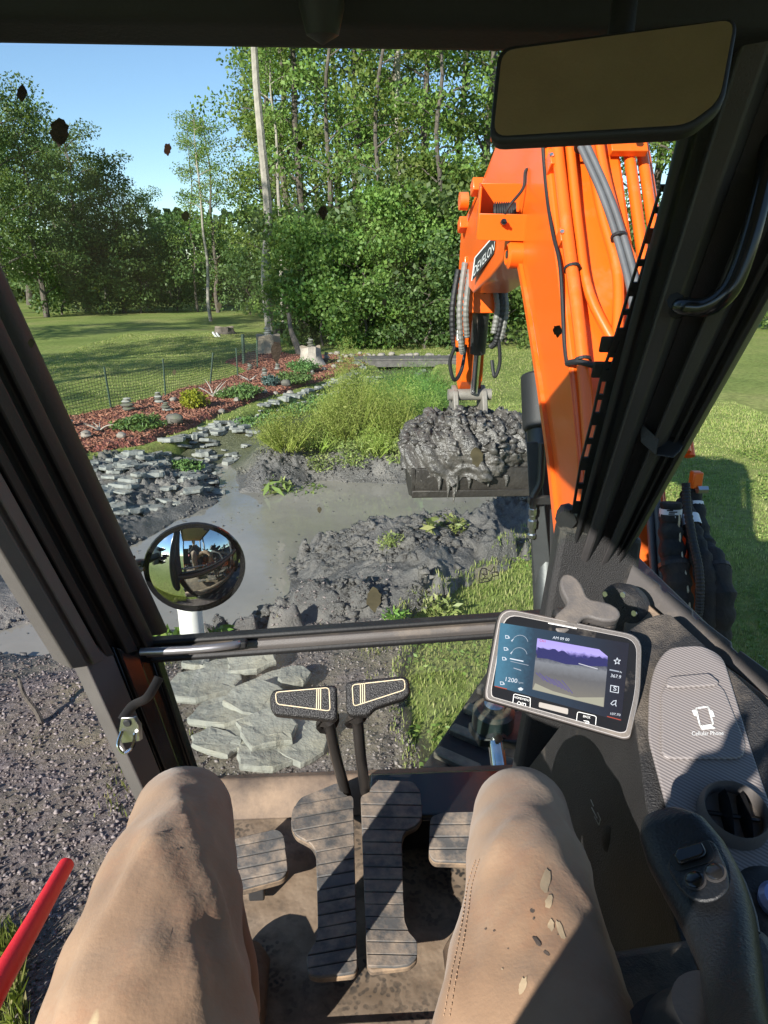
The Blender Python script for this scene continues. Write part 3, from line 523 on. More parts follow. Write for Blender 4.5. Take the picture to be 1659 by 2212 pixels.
# flat stones piled by the pipe
fl = [((505,1440),.30,.13,'half hidden slab under the window rail at the top left of the stone pile'),((445,1480),.34,.27,'broad pale slab at the left of the flat stone pile'),((545,1440),.27,.20,'thick slab at the top of the stone pile just below the rail'),((590,1480),.32,.17,'long slab right of the top of the stone pile'),((490,1545),.33,.27,'large square slab in the middle left of the stone pile'),((555,1535),.24,.26,'slab in the middle of the pile between the large square slab and the lever handle'),((635,1480),.18,.12,'small slab at the upper right of the stone pile behind the left lever handle'),((470,1613),.24,.13,'pointed slab at the lower left corner of the stone pile'),((535,1600),.25,.16,'slab wedged below the large square slab'),((583,1597),.27,.22,'dark topped slab lying highest at the front of the pile'),((575,1640),.25,.15,'front slab nearest the cab sill'),((655,1610),.23,.21,'slab standing apart at the right end of the stone pile'),((628,1560),.26,.12,'slab under the left lever handle'),((690,1580),.16,.1,'small slab right of the pile behind the lever stem'),((425,1432),.16,.1,'small slab beside the pillar at the far left of the pile')]
for i, ((px, py), L, W_, lb) in enumerate(fl):
    p = atz(px, py, .08); T = random.uniform(.04, .06); o = slab(300+i, L*1.3, W_*1.42, T*.8, .10, 8, .010).build('flat_stone', M_FLAG, smooth=False)
    o.location = (p.x, p.y, gz(p.x, p.y)+T*.5+(.06 if i in (5, 9, 2, 6) else .005)); o.rotation_euler = (random.uniform(-.12, .12), random.uniform(-.12, .12), [.1, .1, .3, .5, -.2, .9, .3, -.4, -.7, .3, .25, .9, .1, .3, 0][i]); tag(o, lb, 'stone', 'flat stones piled by the white pipe')
# white drain pipe
p = atz(418, 1395, 0); tp = aty(403, 1322, p.y+.09); pe = empty('drain_pipe', (p.x, p.y, 0), label='white plastic pipe standing upright in the mud by the round mirror', cat='pipe'); M_PVC = mat('white_plastic', (.72, .71, .66), .5, 0, .08, 6, dust=(.35, .32, .25), damt=.45, dscale=8)
MB().tube([(0, 0, -.3), (0, 0, .42)], .079, 24, False).tube([(0, 0, .42), (0, 0, -.3)], .071, 24, False).build('pipe_wall', M_PVC, pe, True); MB().lathe([(.079, 0), (.086, 0), (.086, .12), (.079, .12)], (0, 0, .30), (0, 0, 1), 24).build('collar', M_PVC, pe, True)
# fence
posts = [((225,793),(242,890)), ((352,775),(358,862)), ((460,762),(452,835)), ((510,752),(514,818)), ((524,722),(527,790)), ((555,735),(556,800))]
fe = empty('garden_fence', (-3.3, 15.5, 0), label='low black net fence on thin green posts along the mulch bed', cat='fence'); PT = []
for i, (a, b) in enumerate(posts):
    q = atz(*b, .03); tpz = aty(*a, q.y); PT.append((q, tpz)); r_ = .05 if i == 4 else .02; o_ = Vector((3.3, -15.5, 0))
    MB().tube([q+o_-Vector((0, 0, .1)), tpz+o_], r_, 6).build('post', M_GREEN, fe, True)
first = (PT[0][0]+Vector((-1.2, -2.6, 0)), PT[0][1]+Vector((-1.2, -2.6, 0))); nm = MB()
for (a0, a1), (b0, b1) in zip([first]+PT[:3]+[PT[3], PT[5]], PT[:4]+[PT[5], PT[4]]):
    o_ = Vector((3.3, -15.5, 0)); L = (b0-a0).length; nx = int(L/.07); side = (b0-a0).normalized()*.0035
    for k in range(nx+1):
        u = k/nx; lo, hi = a0.lerp(b0, u)+o_, (a0.lerp(b0, u)+(a1-a0).lerp(b1-b0, u)*(.9-.12*math.sin(u*math.pi)))+o_; nm.add([lo-side, lo+side, hi+side, hi-side], [(0, 1, 2, 3)])
    for k in range(13):
        v = k/12*.9; P0 = [a0.lerp(b0, u)+(a1-a0).lerp(b1-b0, u)*v*(1-.13*math.sin(u*math.pi))+o_ for u in np.linspace(0, 1, 6)]; h = Vector((0, 0, .0035))
        for c, d in zip(P0[:-1], P0[1:]): nm.add([c-h, d-h, d+h, c+h], [(0, 1, 2, 3)])
nm.build('netting', M_NET, fe)
# shrubs
def shrub(name, px, py, w_, h_, n, m, label, needle=.07, asp=.35, up=.3, stem=True):
    p = atz(px, py, .06); e = empty(name, (p.x, p.y, gz(p.x, p.y)-.02), label=label, cat='shrub', group='shrubs in the mulch bed'); mb = MB(); Cs = []
    for k in range(26):
        a = random.uniform(0, 6.28); r_ = w_*.5*math.sqrt(random.random()); q = Vector((math.cos(a)*r_, math.sin(a)*r_, h_*(.35+.65*random.random())*(1-.45*(2*r_/w_)**2))); mb.tube([(0, 0, 0), q*.5+Vector((0, 0, h_*.12)), q], [.012, .008, .004], 4)
        for u in np.linspace(.35, 1.08, 6):
            c = np.array(q*u); Cs.append(c+rng.normal(size=(n//156, 3))*np.array([w_*.07, w_*.07, h_*.09]))
    C = np.concatenate(Cs); C[:, 2] = np.abs(C[:, 2])+.02; mb.build('stem', M_BARK, e); V, Fc = leaves(C, needle, -up, asp); npmesh('foliage', V, Fc, m, e); return e
M_GOLD = leafmat('gold_leaf', (.25, .33, .02), (.36, .42, .03), (.48, .5, .06), .4); M_JUN = leafmat('juniper_needle', (.06, .13, .035), (.10, .19, .05), (.16, .25, .07), .2); M_BLUE = leafmat('blue_needle', (.07, .13, .12), (.11, .19, .18), (.17, .25, .24), .15)
shrub('gold_shrub', 420, 885, .46, .34, 3200, M_GOLD, 'bright yellow green dwarf shrub by the driftwood branches', .06, .4, .6)
shrub('juniper', 302, 930, .68, .2, 3400, M_JUN, 'low spreading green juniper nearest the slate stones')
shrub('juniper', 519, 862, .85, .24, 3400, M_JUN, 'wide flat juniper right of the driftwood branches'); shrub('blue_shrub', 581, 836, .4, .22, 2400, M_BLUE, 'small blue grey conifer in the middle of the bed')
shrub('juniper', 640, 830, .8, .26, 3000, M_JUN, 'green juniper beside the stump with stacked stones'); shrub('juniper', 655, 805, .75, .3, 2600, M_JUN, 'juniper behind another, closest to the stump')
for px, py, w_, lb in ((560, 905, .8, 'low green creeper between the slates below the wide juniper'), (700, 850, .9, 'low rusty green creeper on the far slates'), (600, 880, .8, 'low creeper on the slates left of the reeds'), (390, 975, .5, 'small green creeper among the near slates'), (650, 868, .8, 'creeper spilling from the bed onto the slates by the reeds')): shrub('creeper', px, py, w_, .12, 1600, M_JUN, lb, .06, .5, .1)
# rocks, cairns, stumps, driftwood
for i, (px, py, s, dk, lb) in enumerate(((378, 918, .24, 1, 'mossy brown boulder near the bed edge below the gold shrub'), (478, 885, .13, 0, 'round brown rock right of the gold shrub'), (512, 868, .12, 0, 'pale rock in front of the wide juniper'), (618, 835, .2, 1, 'rounded rock against the green juniper'), (572, 850, .12, 0, 'grey stone below the blue conifer'), (595, 846, .11, 0, 'small stone right of the blue conifer'), (626, 845, .13, 0, 'pale round stone in the middle of the bed'), (375, 868, .12, 0, 'pale rock by the fence above the gold shrub'), (187, 948, .16, 0, 'grey rock beside the left driftwood'), (263, 948, .13, 0, 'small dark hollow rock left of the boulder'), (140, 925, .22, 0, 'grey rock at the fence by the pillar'), (700, 800, .12, 0, 'small rock near the creek'), (722, 795, .14, 0, 'white edged rock near the creek bend'), (690, 788, .12, 0, 'small pale rock left of the footbridge'))):
    p = atz(px, py, .08); o = rock(500+i, s*1.15, s, s*.85).build('rock', M_ROCKD if dk else M_ROCK, smooth=True); o.location = (p.x, p.y, gz(p.x, p.y)+s*.3); o.rotation_euler.z = i; tag(o, lb, 'rock', 'rocks in the mulch bed')
NR = ('first', 'second', 'third', 'fourth', 'fifth', 'sixth', 'seventh', 'eighth', 'ninth', 'tenth', 'eleventh', 'twelfth')
for i in range(24):
    px = 705+i*11.5+random.uniform(-4, 4); py = 772-random.uniform(-4, 6)+(0 if px > 790 else 4); p = atz(px, py, 0); s = random.uniform(.08, .22); o = rock(600+i, s*1.2, s, s*.9).build('rock', M_ROCK, smooth=True); o.location = (p.x, p.y, gz(p.x, p.y)+s*.3); tag(o, 'pale rock in the row behind the footbridge, '+(NR[i]+' from the left' if i < 12 else NR[23-i]+' from the right'), 'rock', 'row of pale rocks by the footbridge')
def cairn(px, py, n, s, lb, z0=None, loc=None):
    p = loc or atz(px, py, .06); zb = gz(p.x, p.y) if z0 is None else z0; e = empty('stone_cairn', (p.x, p.y, zb), label=lb, cat='cairn', group='small cairns in the garden'); z = 0
    for k in range(n):
        q = .78*s*(1-.6*k/n)*random.uniform(.85, 1.15); h = q*random.uniform(.28, .42); o = rock(int(px)*7+k, q, q*.85, h, 9, .14).build('stone', random.choice((M_SLATE, M_ROCKD, M_ROCKD)), e, True); o.location = (random.uniform(-.02, .02), random.uniform(-.02, .02), z+h*.45); z += h*.86
for a in ((360, 892, 4, .24, 'small cairn of flat stones left of the gold shrub'), (343, 873, 5, .24, 'low cairn beside the second fence post'), (277, 892, 4, .34, 'flat cairn at the foot of the first fence post'), (540, 800, 5, .25, 'cairn beside the end of the fence'), (572, 812, 5, .22, 'cairn at the back of the bed below the pale stump'), (600, 800, 6, .2, 'slim cairn left of the green junipers'), (705, 785, 6, .26, 'cairn right of the dark stump'), (735, 785, 4, .22, 'cairn by the creek left of the footbridge'), (675, 812, 4, .16, 'tiny cairn on the mulch right of the junipers')): cairn(*a)
def stump(px, py, r_, h_, lb, mt, flare=1.25, cn=0):
    p = atz(px, py, .05); e = empty('tree_stump', (p.x, p.y, gz(p.x, p.y)-.03), label=lb, cat='stump', group='tree stumps'); rings = []; n = 18
    for u in (0, .15, .4, .75, 1): rings.append([Vector((math.cos(2*math.pi*k/n), math.sin(2*math.pi*k/n), 0))*r_*(flare-(flare-1)*min(1, u*2.2))*(1+.1*math.sin(k*3.1)+random.uniform(-.05, .05))+Vector((0, 0, h_*u+(.03*math.sin(k) if u == 1 else 0))) for k in range(n)])
    MB().loft(rings, caps=False).add(rings[0], [tuple(range(n))]).build('bark', mt, e, True); MB().add([v*1.0 for v in rings[-1]]+[Vector((0, 0, h_*.96))], [(i, (i+1) % n, n) for i in range(n)]).build('cut_top', M_STUMP, e)
    if cn: cairn(px, 0, cn, r_*1.05, 'cairn stacked on the '+lb.split(' with')[0], p.z+h_-.06, Vector((p.x, p.y, 0)))
stump(581, 765, .36, .55, 'pale weathered stump with a cairn on it at the top of the bed', M_STUMP, 1.15, 6); stump(672, 790, .27, .5, 'dark gnarled stump with a cairn on it right of the junipers', M_WOODG, 1.6, 6); stump(485, 720, .38, .3, 'low dark stump out on the lawn behind the fence', M_BARK, 1.4); stump(597, 722, .35, .5, 'brown stump on the lawn behind the pale stump', M_BARK, 1.1)
def driftwood(px, py, n, L, m, lb, up=.5):
    p = atz(px, py, .06); e = empty('driftwood', (p.x, p.y, gz(p.x, p.y)), label=lb, cat='driftwood', group='driftwood pieces'); mb = MB()
    for k in range(n):
        a = random.uniform(0, 6.28); d = Vector((math.cos(a), math.sin(a)*.5, random.uniform(.1, 1)*up)).normalized(); l_ = L*random.uniform(.5, 1); mb.tube(spline([(0, 0, .03), d*l_*.5+Vector((0, 0, .05)), d*l_+Vector((random.uniform(-.05, .05), 0, random.uniform(0, .08)))], 4), [.017*(1-i/9.5) for i in range(9)], 5)
    mb.build('branch', m, e, True)
driftwood(461, 862, 8, .5, M_WOODP, 'bleached branching driftwood between the gold shrub and wide juniper', 1.2); driftwood(217, 938, 7, .3, M_WOODG, 'grey gnarled driftwood at the left of the bed', .4); driftwood(540, 828, 6, .28, M_WOODP, 'pale driftwood lump behind the wide juniper', .5); driftwood(672, 803, 7, .4, M_WOODG, 'grey driftwood twigs behind the junipers', 1.0)
# leaning trunk in the bushes, white pipes on the lawn
p = atz(650, 772, 0); tag(MB().tube(spline([p, p+Vector((-.12, .3, .3)), p+Vector((-.32, .7, .75)), p+Vector((-.4, 1.2, 1.2))], 4), [.14, .13, .12, .11, .1, .1, .09, .08, .07, .07, .06, .06, .05], 8).build('leaning_trunk', M_BARK, smooth=True), 'short leaning tree trunk growing out left of the dark stump', 'trunk')
for k in range(2):
    p = atz(466+k*7, 727, .04); tag(MB().tube([p, p+Vector((-.35, 1.4, .04))], .045, 8).build('white_pipe', M_PVC, smooth=True), 'white pipe lying on the lawn behind the fence, the '+('left' if k == 0 else 'right')+' one of two', 'pipe', 'white pipes on the lawn')
# footbridge
fb = empty('footbridge', (1.9, 19.6, 0), label='weathered grey plank footbridge across the creek', cat='footbridge')
M_WOODD = mat('dark_plank', (.11, .10, .09), .8, 0, .3, 6, .6, 25)
for k in range(4): MB().box((0, -.3+k*.2, .16), (3.4, .185, .045)).build('plank', M_WOODD, fb)
for s in (-.4, .4): MB().box((0, s, .05), (3.4, .09, .16)).build('beam', M_WOODD, fb)
# reeds and water plants
M_REED = leafmat('feathery_reed', (.22, .31, .055), (.33, .42, .085), (.46, .50, .15), .4, .6, 1.2); M_REEDG = leafmat('green_reed', (.075, .16, .035), (.13, .24, .05), (.21, .31, .07), .35, .6, 1.2); M_WATERL = leafmat('water_leaf', (.14, .20, .05), (.24, .30, .09), (.36, .38, .14), .3, .5, 1.5)
def reed(x_, y_, r_, h_, n, m, lb, tip=.045):
    e = empty('reed_clump', (x_, y_, gz(x_, y_)-.03), label=lb, cat='reeds', group='feathery reeds in the creek'); q = 34; k = int(n/q)
    a = rng.random(k)*6.283; rr = r_*rng.random(k)**.7; B = np.stack([np.cos(a)*rr*.55, np.sin(a)*rr*.55, 0*a], -1); lump = .55+.75*vnoise(a*1.1+x_*7, rr/r_*2+y_, 5)
    hh = h_*(.45+.6*rng.random(k)**.8)*(1-.45*(rr/r_)**2)*lump; out = np.stack([np.cos(a), np.sin(a), 0*a], -1)*(rr*.75)[:, None]+rng.normal(size=(k, 3))*.05; out[:, 2] = hh
    V, Fc = blades(B, np.ones(k), .007, 0); V = V.reshape(k, 4, 3); V[:, 2] = B+out*.55+np.array([0, 0, .04]); V[:, 3] = B+out; npmesh('stalk', V.reshape(-1, 3), Fc, m, e)
    u = .38+.72*rng.random((k, q))**.75; w2 = (.028+.05*(1-np.abs(u-.75)*1.6).clip(0, 1))[..., None]; C = B[:, None]+out[:, None]*u[..., None]+rng.normal(size=(k, q, 3))*w2; C[..., 2] += .05*np.sin(u*3); C = C.reshape(-1, 3); C[:, 2] = np.maximum(C[:, 2], .02); V, Fc = leaves(C, tip, -.7, .13); npmesh('feather', V, Fc, m, e)
reed(-.84, 9.42, .32, .55, 6500, M_REED, 'leftmost yellow green feathery reed clump by the slates'); reed(-.44, 9.6, .28, .5, 4500, M_REED, 'feathery reed clump between the leftmost and the largest one'); reed(.02, 9.8, .44, 1.2, 21000, M_REED, 'largest yellow green feathery reed clump'); reed(.66, 9.6, .34, .95, 11000, M_REED, 'yellow green reed clump left of the raised bucket'); reed(.36, 9.4, .24, .5, 4000, M_REED, 'short feathery reeds between two yellow clumps'); reed(1.02, 10.1, .28, .85, 5500, M_REED, 'reed clump behind the mud in the bucket')
for i, (x_, y_, h_) in enumerate(((.35, 11.5, .85), (1.1, 11.6, .95), (1.35, 13.0, .9), (.8, 13.4, .85), (1.5, 14.8, .8), (.25, 12.5, .6), (1.35, 10.9, .5))): reed(x_, y_, .6, h_*.95, 8500, M_REEDG, ['green reed clump behind the largest yellow clump', 'tall green reeds in the middle of the creek', 'green reeds right of the creek below the arm', 'green reeds in mid creek beyond the yellow clumps', 'farthest green reeds before the footbridge', 'low green reeds along the left slates', 'low green reeds on the right creek bank'][i])
def weed(x_, y_, r_, h_, n, lsz, m, lb, cat='plant', asp=.4):
    e = empty('water_plant', (x_, y_, gz(x_, y_)), label=lb, cat=cat, group='small plants on the mud'); a = rng.random(n)*6.283; rr = r_*rng.random(n)**.6; C = np.stack([np.cos(a)*rr, np.sin(a)*rr, .02+h_*rng.random(n)], -1); V, Fc = leaves(C, lsz, -.2, asp, .2); npmesh('foliage', V, Fc, m, e); k = 12
    mb = MB()
    for j in range(k): mb.tube([(0, 0, -.02), C[j*max(1, n//k) % n]], [.006, .003], 4)
    mb.build('stem', m, e)
weed(.05, 9.3, .26, .34, 800, .045, M_WATERL, 'leafy pale watercress at the foot of the largest reed clump'); weed(.7, 9.25, .22, .3, 400, .05, M_WATERL, 'leafy weeds below the reeds beside the bucket'); weed(-.4, 9.3, .2, .2, 300, .045, M_WATERL, 'low weeds at the pond edge under the left reeds'); weed(1.0, 9.35, .2, .35, 40, .16, M_CLOVER, 'broad leaved plant beside the mud filled bucket', asp=.5)
weed(-.95, 8.72, .24, .1, 34, .18, M_WATERL, 'uprooted broad leaves lying on the far mud bank', asp=.3); weed(-.6, 8.8, .3, .1, 300, .07, M_REEDG, 'grassy tuft on the mud behind the water')
for (px, py, r_, n, l_, lb) in ((930, 1180, .07, 12, .13, 'uprooted lily leaves on the mud heap'), (845, 1195, .12, 260, .035, 'grass tuft on the mud heap'), (975, 1160, .16, 160, .06, 'pulled stalks lying along the mud heap'), (325, 1330, .1, 60, .09, 'green weed at the waterline beside the pillar'), (365, 1370, .12, 80, .09, 'green weed left of the white pipe'), (470, 1350, .12, 90, .08, 'green weed right of the white pipe'), (950, 1305, .14, 120, .06, 'leafy weed at the grass edge of the mud heap'), (855, 1345, .1, 80, .06, 'small weed by the rail at the mud edge')):
    p = atz(px, py, .1); weed(p.x, p.y, r_, .1, n, l_, M_WATERL if 'heap' in lb else M_CLOVER, lb)
# broken stick with its hollow in the soil left of the cab
p = atz(102, 1592, 0); q = aty(40, 1465, p.y+.12); tag(MB().tube(spline([p-Vector((0, 0, .1)), p.lerp(q, .35)+Vector((.01, 0, 0)), p.lerp(q, .7)-Vector((.012, 0, 0)), q], 4), [.016, .018, .015, .016, .014, .015, .013, .014, .012, .012, .011, .01, .006], 7).build('stick', M_BARK), 'bare dark stick poking out of the soil left of the cab', 'stick')
# ================================================================ EXCAVATOR
EX = empty('excavator', (0, 0, 0), label='orange excavator seen from its own cab, boom raised with a bucket of mud', cat='excavator')
G = plane((0, 1.3, 1.68), (0, 1, .42)); GL = plane((0, 1.33, 1.4), (0, 1, 0)); NG = G[1]
M_GLASS = glassmat('windscreen_glass', (.97, .99, .98), .20, .010); M_GLASS2 = glassmat('lower_glass', (.95, .98, .96), .8, .05); M_SIDEG = glassmat('side_glass', (.97, .98, .97), .5)
# ---- boom (centre plane x = .85)
XL, XR = .72, .98
rear = [(1.72, 1.1), (1.80, 1.30), (1.94, 1.65), (2.16, 2.03), (2.29, 2.22), (2.51, 2.53), (2.71, 2.83), (2.86, 3.06), (3.02, 3.2), (3.25, 3.2), (3.56, 3.03), (3.99, 2.86), (4.45, 2.72), (4.74, 2.56)]
front = [(1.98, 1.1), (2.05, 1.33), (2.17, 1.55), (2.34, 1.79), (2.54, 2.02), (2.70, 2.19), (2.89, 2.38), (2.98, 2.46), (3.08, 2.49), (3.13, 2.485), (3.33, 2.46), (3.68, 2.38), (4.2, 2.29), (4.66, 2.36)]
def bw(y): return (.13 if y < 3.0 else .13-.035*(y-3.0)/1.74)
rings = [[Vector((.85-bw(a[0]), *a)), Vector((.85+bw(a[0]), *a)), Vector((.85+bw(b[0]), *b)), Vector((.85-bw(b[0]), *b))] for a, b in zip(rear, front)]
boom = MB().loft(rings).build('boom', M_ORANGE, EX, bevel=.008)
# flanges of the box section
for sx in (-1, 1):
    MB().loft([[Vector((.85+sx*(bw(b[0])+.0), b[0]-.02, b[1]-.012)), Vector((.85+sx*(bw(b[0])+.016), b[0]-.02, b[1]-.012)), Vector((.85+sx*(bw(b[0])+.016), b[0]+.012, b[1]-.02)), Vector((.85+sx*(bw(b[0])), b[0]+.012, b[1]-.02))] for b in front[1:8]]).build('flange', M_ORANGE, boom)
def rearline(u, x, off):      # point on the rear (operator side) face, u along rear contour index, off outwards
    i = min(int(u), len(rear)-2); t_ = u-i; a, b = Vector((0, *rear[i])), Vector((0, *rear[i+1])); p = a.lerp(b, t_); d = (b-a).normalized(); n = Vector((0, -d.z, d.y)); return Vector((x, p.y, p.z))+n*off
def pipe(cs, r_=.019, name='hydraulic_pipe', m=M_ORANGE, n=6): return MB().tube(spline([rearline(*c) for c in cs], n), r_, 10).build(name, m, boom, True)
pipe([(.6, .745, .035), (3, .745, .035), (5, .745, .04), (7.5, .745, .04), (8.6, .745, .04)], .021)
pipe([(2.5, .93, .03), (3.3, .89, .03), (4.3, .80, .03), (5.0, .79, .03), (6.5, .79, .03), (8.4, .79, .03)], .017)
pipe([(.6, .86, .035), (3.2, .86, .035), (3.7, .865, .035), (4.5, .90, .035), (5.2, .875, .035), (6.5, .845, .035), (8.4, .84, .035)], .019)
pipe([(3.4, 1.06, .03), (4.2, 1.0, .035), (5.1, .91, .04), (5.9, .845, .05), (6.1, .82, .05)], .017)
pipe([(3.0, 1.10, .02), (3.8, 1.03, .03), (4.6, .95, .035), (5.6, .90, .035), (7.0, .885, .035), (8.4, .88, .035)], .019)
pipe([(2.6, 1.02, -.02), (4.5, 1.02, -.02), (6.5, 1.02, -.02), (8.4, 1.02, -.02)], .02); pipe([(2.6, 1.085, -.05), (4.5, 1.085, -.05), (6.5, 1.085, -.05), (8.4, 1.085, -.05)], .02); pipe([(2.6, 1.125, -.1), (4.5, 1.125, -.1), (6.5, 1.125, -.1), (8.4, 1.125, -.1)], .018)
for u, x in ((6.35, .80), (6.25, 1.06), (5.9, 1.0), (3.35, .89)):
    c = rearline(u, x, .03); M_ = Matrix.Rotation(math.radians(58), 3, 'X'); MB().box(c, (.10 if x < 1 else .13, .05, .03), M_).build('pipe_clamp', M_ORANGE, boom, bevel=.003); MB().lathe([(.011, 0), (.011, .012), (.004, .012)], c+Vector((.02, -.03, .02)), (0, -.85, .5), 6).build('bolt', M_ZINC, boom)
hz = [(3.55, .905, .07), (4.2, .925, .075), (4.75, .905, .08), (5.25, .87, .085), (5.75, .82, .085), (6.15, .785, .085), (6.6, .775, .08), (8.4, .775, .08)]; hz = [(.9, .92, .06), (2.4, .91, .065)]+hz
M_HOSE = mat('grey_hose', (.10, .10, .105), .5, 0, .15, 12, .1, 90)
for dx in (-.009, .012): MB().tube(spline([rearline(u, x+dx, o+dx*.3) for u, x, o in hz], 6), .0115, 10).build('hydraulic_hose', M_HOSE, boom, True)
MB().tube(spline([rearline(u, x, o) for u, x, o in ((6.75, .70, .02), (6.6, .712, .025), (6.2, .710, .0), (5.5, .711, -.02), (5.0, .711, .0), (4.6, .715, .02), (3.9, .711, -.01), (3.55, .711, -.01))], 6), .0065, 8).build('wiring_loom', M_RUBBER, boom, True)
MB().tube(spline([rearline(u, x, o) for u, x, o in ((3.5, .709, .0), (3.42, .725, .045), (3.3, .765, .075), (3.2, .80, .08), (3.2, .86, .075), (3.22, .90, .07))], 6), .010, 8).build('wiring_loom', M_RUBBER, boom, True)
for u, x, o in ((4.55, .748, .04), (3.45, .745, .04), (6.55, .745, .045)): c = rearline(u, x, o); MB().lathe([(.025, -.005), (.028, -.005), (.028, .005), (.025, .005)], c, rearline(u+.1, x, o)-c, 16).build('cable_tie', M_RUBBER, boom)
for u, x, o in ((5.78, .815, .08), (4.8, .903, .075), (3.75, .912, .07)): c = rearline(u, x, o); MB().lathe([(.024, -.005), (.027, -.005), (.027, .005), (.024, .005)], c, rearline(u+.1, x, o)-c, 16).build('cable_tie', M_RUBBER, boom)
c = rearline(6.45, .775, .082); MB().lathe([(.024, -.02), (.031, -.02), (.031, .02), (.024, .02)], c, rearline(6.6, .775, .08)-c, 18).build('hose_clamp', M_ZINC, boom, True)
# lamp box on the boom side with ribbed lamp housing
lb_ = MB(); P = lambda y, z, x: Vector((x, y, z)); c0 = aty(1085, 456, 3.02); M_ = Matrix.Rotation(math.radians(12), 3, 'X') @ Matrix.Rotation(math.radians(-8), 3, 'Z')
for cc, sz in (((0, 0, -.095), (.19, .15, .008)), ((-.095, 0, .0), (.008, .15, .19)), ((0, .075, 0), (.19, .008, .19)), ((0, -.078, -.05), (.19, .008, .10))): lb_.box(c0+M_ @ Vector(cc), sz, M_)
lamp = lb_.build('lamp_bracket', M_ORANGE, boom, bevel=.002)
for k in range(9): MB().lathe([(.038, 0), (.045, .001), (.045, .0045), (.038, .0055)], c0+M_ @ Vector((-.03+k*.009, .0, -.01)), M_ @ Vector((1, 0, .1)), 18).build('cooling_rib', M_RUBBER, lamp, True)
MB().lathe([(.037, -.005), (.037, .085)], c0+M_ @ Vector((-.03, .0, -.01)), M_ @ Vector((1, 0, .1)), 18).build('lamp_body', M_RUBBER, lamp, True)
MB().tube(spline([c0+M_ @ Vector((.0, -.07, -.02)), c0+M_ @ Vector((.02, -.08, .03)), c0+M_ @ Vector((.07, -.04, .09)), c0+M_ @ Vector((.075, -.02, .15)), c0+M_ @ Vector((.10, -.03, .18)), rearline(6.6, .73, .045)], 6), .006, 8).build('lamp_cable', M_RUBBER, lamp, True)
MB().lathe([(.012, 0), (.012, .02), (.006, .02), (.006, .04)], c0+M_ @ Vector((0, -.09, -.03)), (0, -1, .1), 10).build('lamp_plug', M_GLOSSBLK, lamp, True)
# name plate on the side face
sx_ = XL-.002; pl_s = plane((.745, 3.9, 2.6), (-1, -.05*.7, 0)); plq = [(1023, 603), (1030, 560), (1071, 512), (1067, 545)]
pl_s = plane((.731, 3.7, 2.6), (-1, -.020, 0))
plate = MB().prism(pxpoly([(1022, 606), (1029, 557), (1074, 505), (1069, 548)], pl_s, .004), pl_s[1]*.003).build('name_plate', mat('plate_black', (.03, .03, .032), .5), boom)
line_px([(1022, 606), (1029, 557), (1074, 505)], 2.2, pl_s, .008, 'plate_edge', M_WHITEPRINT, plate)
text_px('DEVELON', (1026, 597), (1071, 541), 21, pl_s, .009, 'lettering', M_WHITEPRINT, plate, up=(.10, -1))
# bosses at knee and side
for y_, z_, r_ in ((2.99, 2.53, .055),):
    MB().lathe([(r_, 0), (r_, .05), (r_*.7, .06), (r_*.7, .03)], (XL, y_, z_-.06), (-1, 0, 0), 20).build('pin_boss', M_ORANGE, boom, True); MB().lathe([(.018, 0), (.018, .02)], (XL-.04, y_, z_-.06), (-1, 0, 0), 6).build('bolt', M_ZINC, boom)
MB().prism([Vector((XL+.02, 2.90, 2.40)), Vector((XL+.02, 3.05, 2.50)), Vector((XL+.02, 2.98, 2.36)), Vector((XL+.02, 2.93, 2.33))], (.2, 0, 0)).build('cylinder_lug', M_ORANGE, boom)
# pipes along the top of the front boom
for x_, o in ((.77, .05), (.83, .06), (.89, .05)):
    MB().tube(spline([rearline(u, x_, o) for u in (9, 10, 11, 12, 12.9)], 4), .016, 8).build('hydraulic_pipe', M_ORANGE, boom, True)
for u in (10.2, 11.4, 12.5): MB().box(rearline(u, .74, .05), (.06, .09, .07), Matrix.Rotation(math.radians(-20), 3, 'X')).build('pipe_clamp', M_ORANGE, boom, bevel=.005)
MB().lathe([(.05, 0), (.05, .05), (.02, .05)], rearline(11.9, .73, .07), (-1, 0, 0), 14).build('pin_boss', M_ORANGE, boom, True)
for xx_ in (XL-.001, XR+.001):
    S = [Vector((xx_, *a_))+Vector((0, .012, -.004)) for a_ in rear[1:10]]; S = spline(S, 5); MB().tube(S, [.0045+.0012*(i % 2) for i in range(len(S))], 6).build('weld_bead', M_ORANGE, boom, True)
for u, x, sz in ((5.75, .728, (.03, .06, .06)), (6.05, .73, (.035, .05, .04)), (4.9, .735, (.03, .05, .05)), (6.9, .73, (.03, .05, .05))):
    MB().box(rearline(u, x, .02), sz, Matrix.Rotation(math.radians(58), 3, 'X')).build('bracket', M_ORANGE, boom, bevel=.003); MB().lathe([(.007, 0), (.007, .008)], rearline(u, x-.01, .05), (-.3, -.8, .5), 6).build('bolt', M_ZINC, boom)
# ---- boom cylinder with guard
BC0, BC1 = Vector((.79, 2.36, .95)), Vector((.79, 2.98, 2.36)); d_ = (BC1-BC0)
cyl = MB().tube([BC0, BC0.lerp(BC1, .62)], .062, 18).build('boom_cylinder', M_DARKMET, EX, True); MB().tube([BC0.lerp(BC1, .60), BC0.lerp(BC1, .75)], .078, 18).build('gland', M_RUBBER, cyl, True, bevel=.01); MB().tube([BC0.lerp(BC1, .7), BC1], .03, 14).build('rod', M_CHROME, cyl, True)
gp = plane((.69, 2.5, 1.5), (-.25, -1, .1)); gd = mat('guard_grey', (.05, .052, .055), .45, .3, .2, 7, .1, 60, dust=(.2, .18, .15), damt=.35)
MB().prism(pxpoly([(1137, 955), (1162, 955), (1183, 1160), (1200, 1320), (1160, 1320), (1147, 1150)], gp), gp[1]*-.012).build('guard_plate', gd, cyl, bevel=.003)
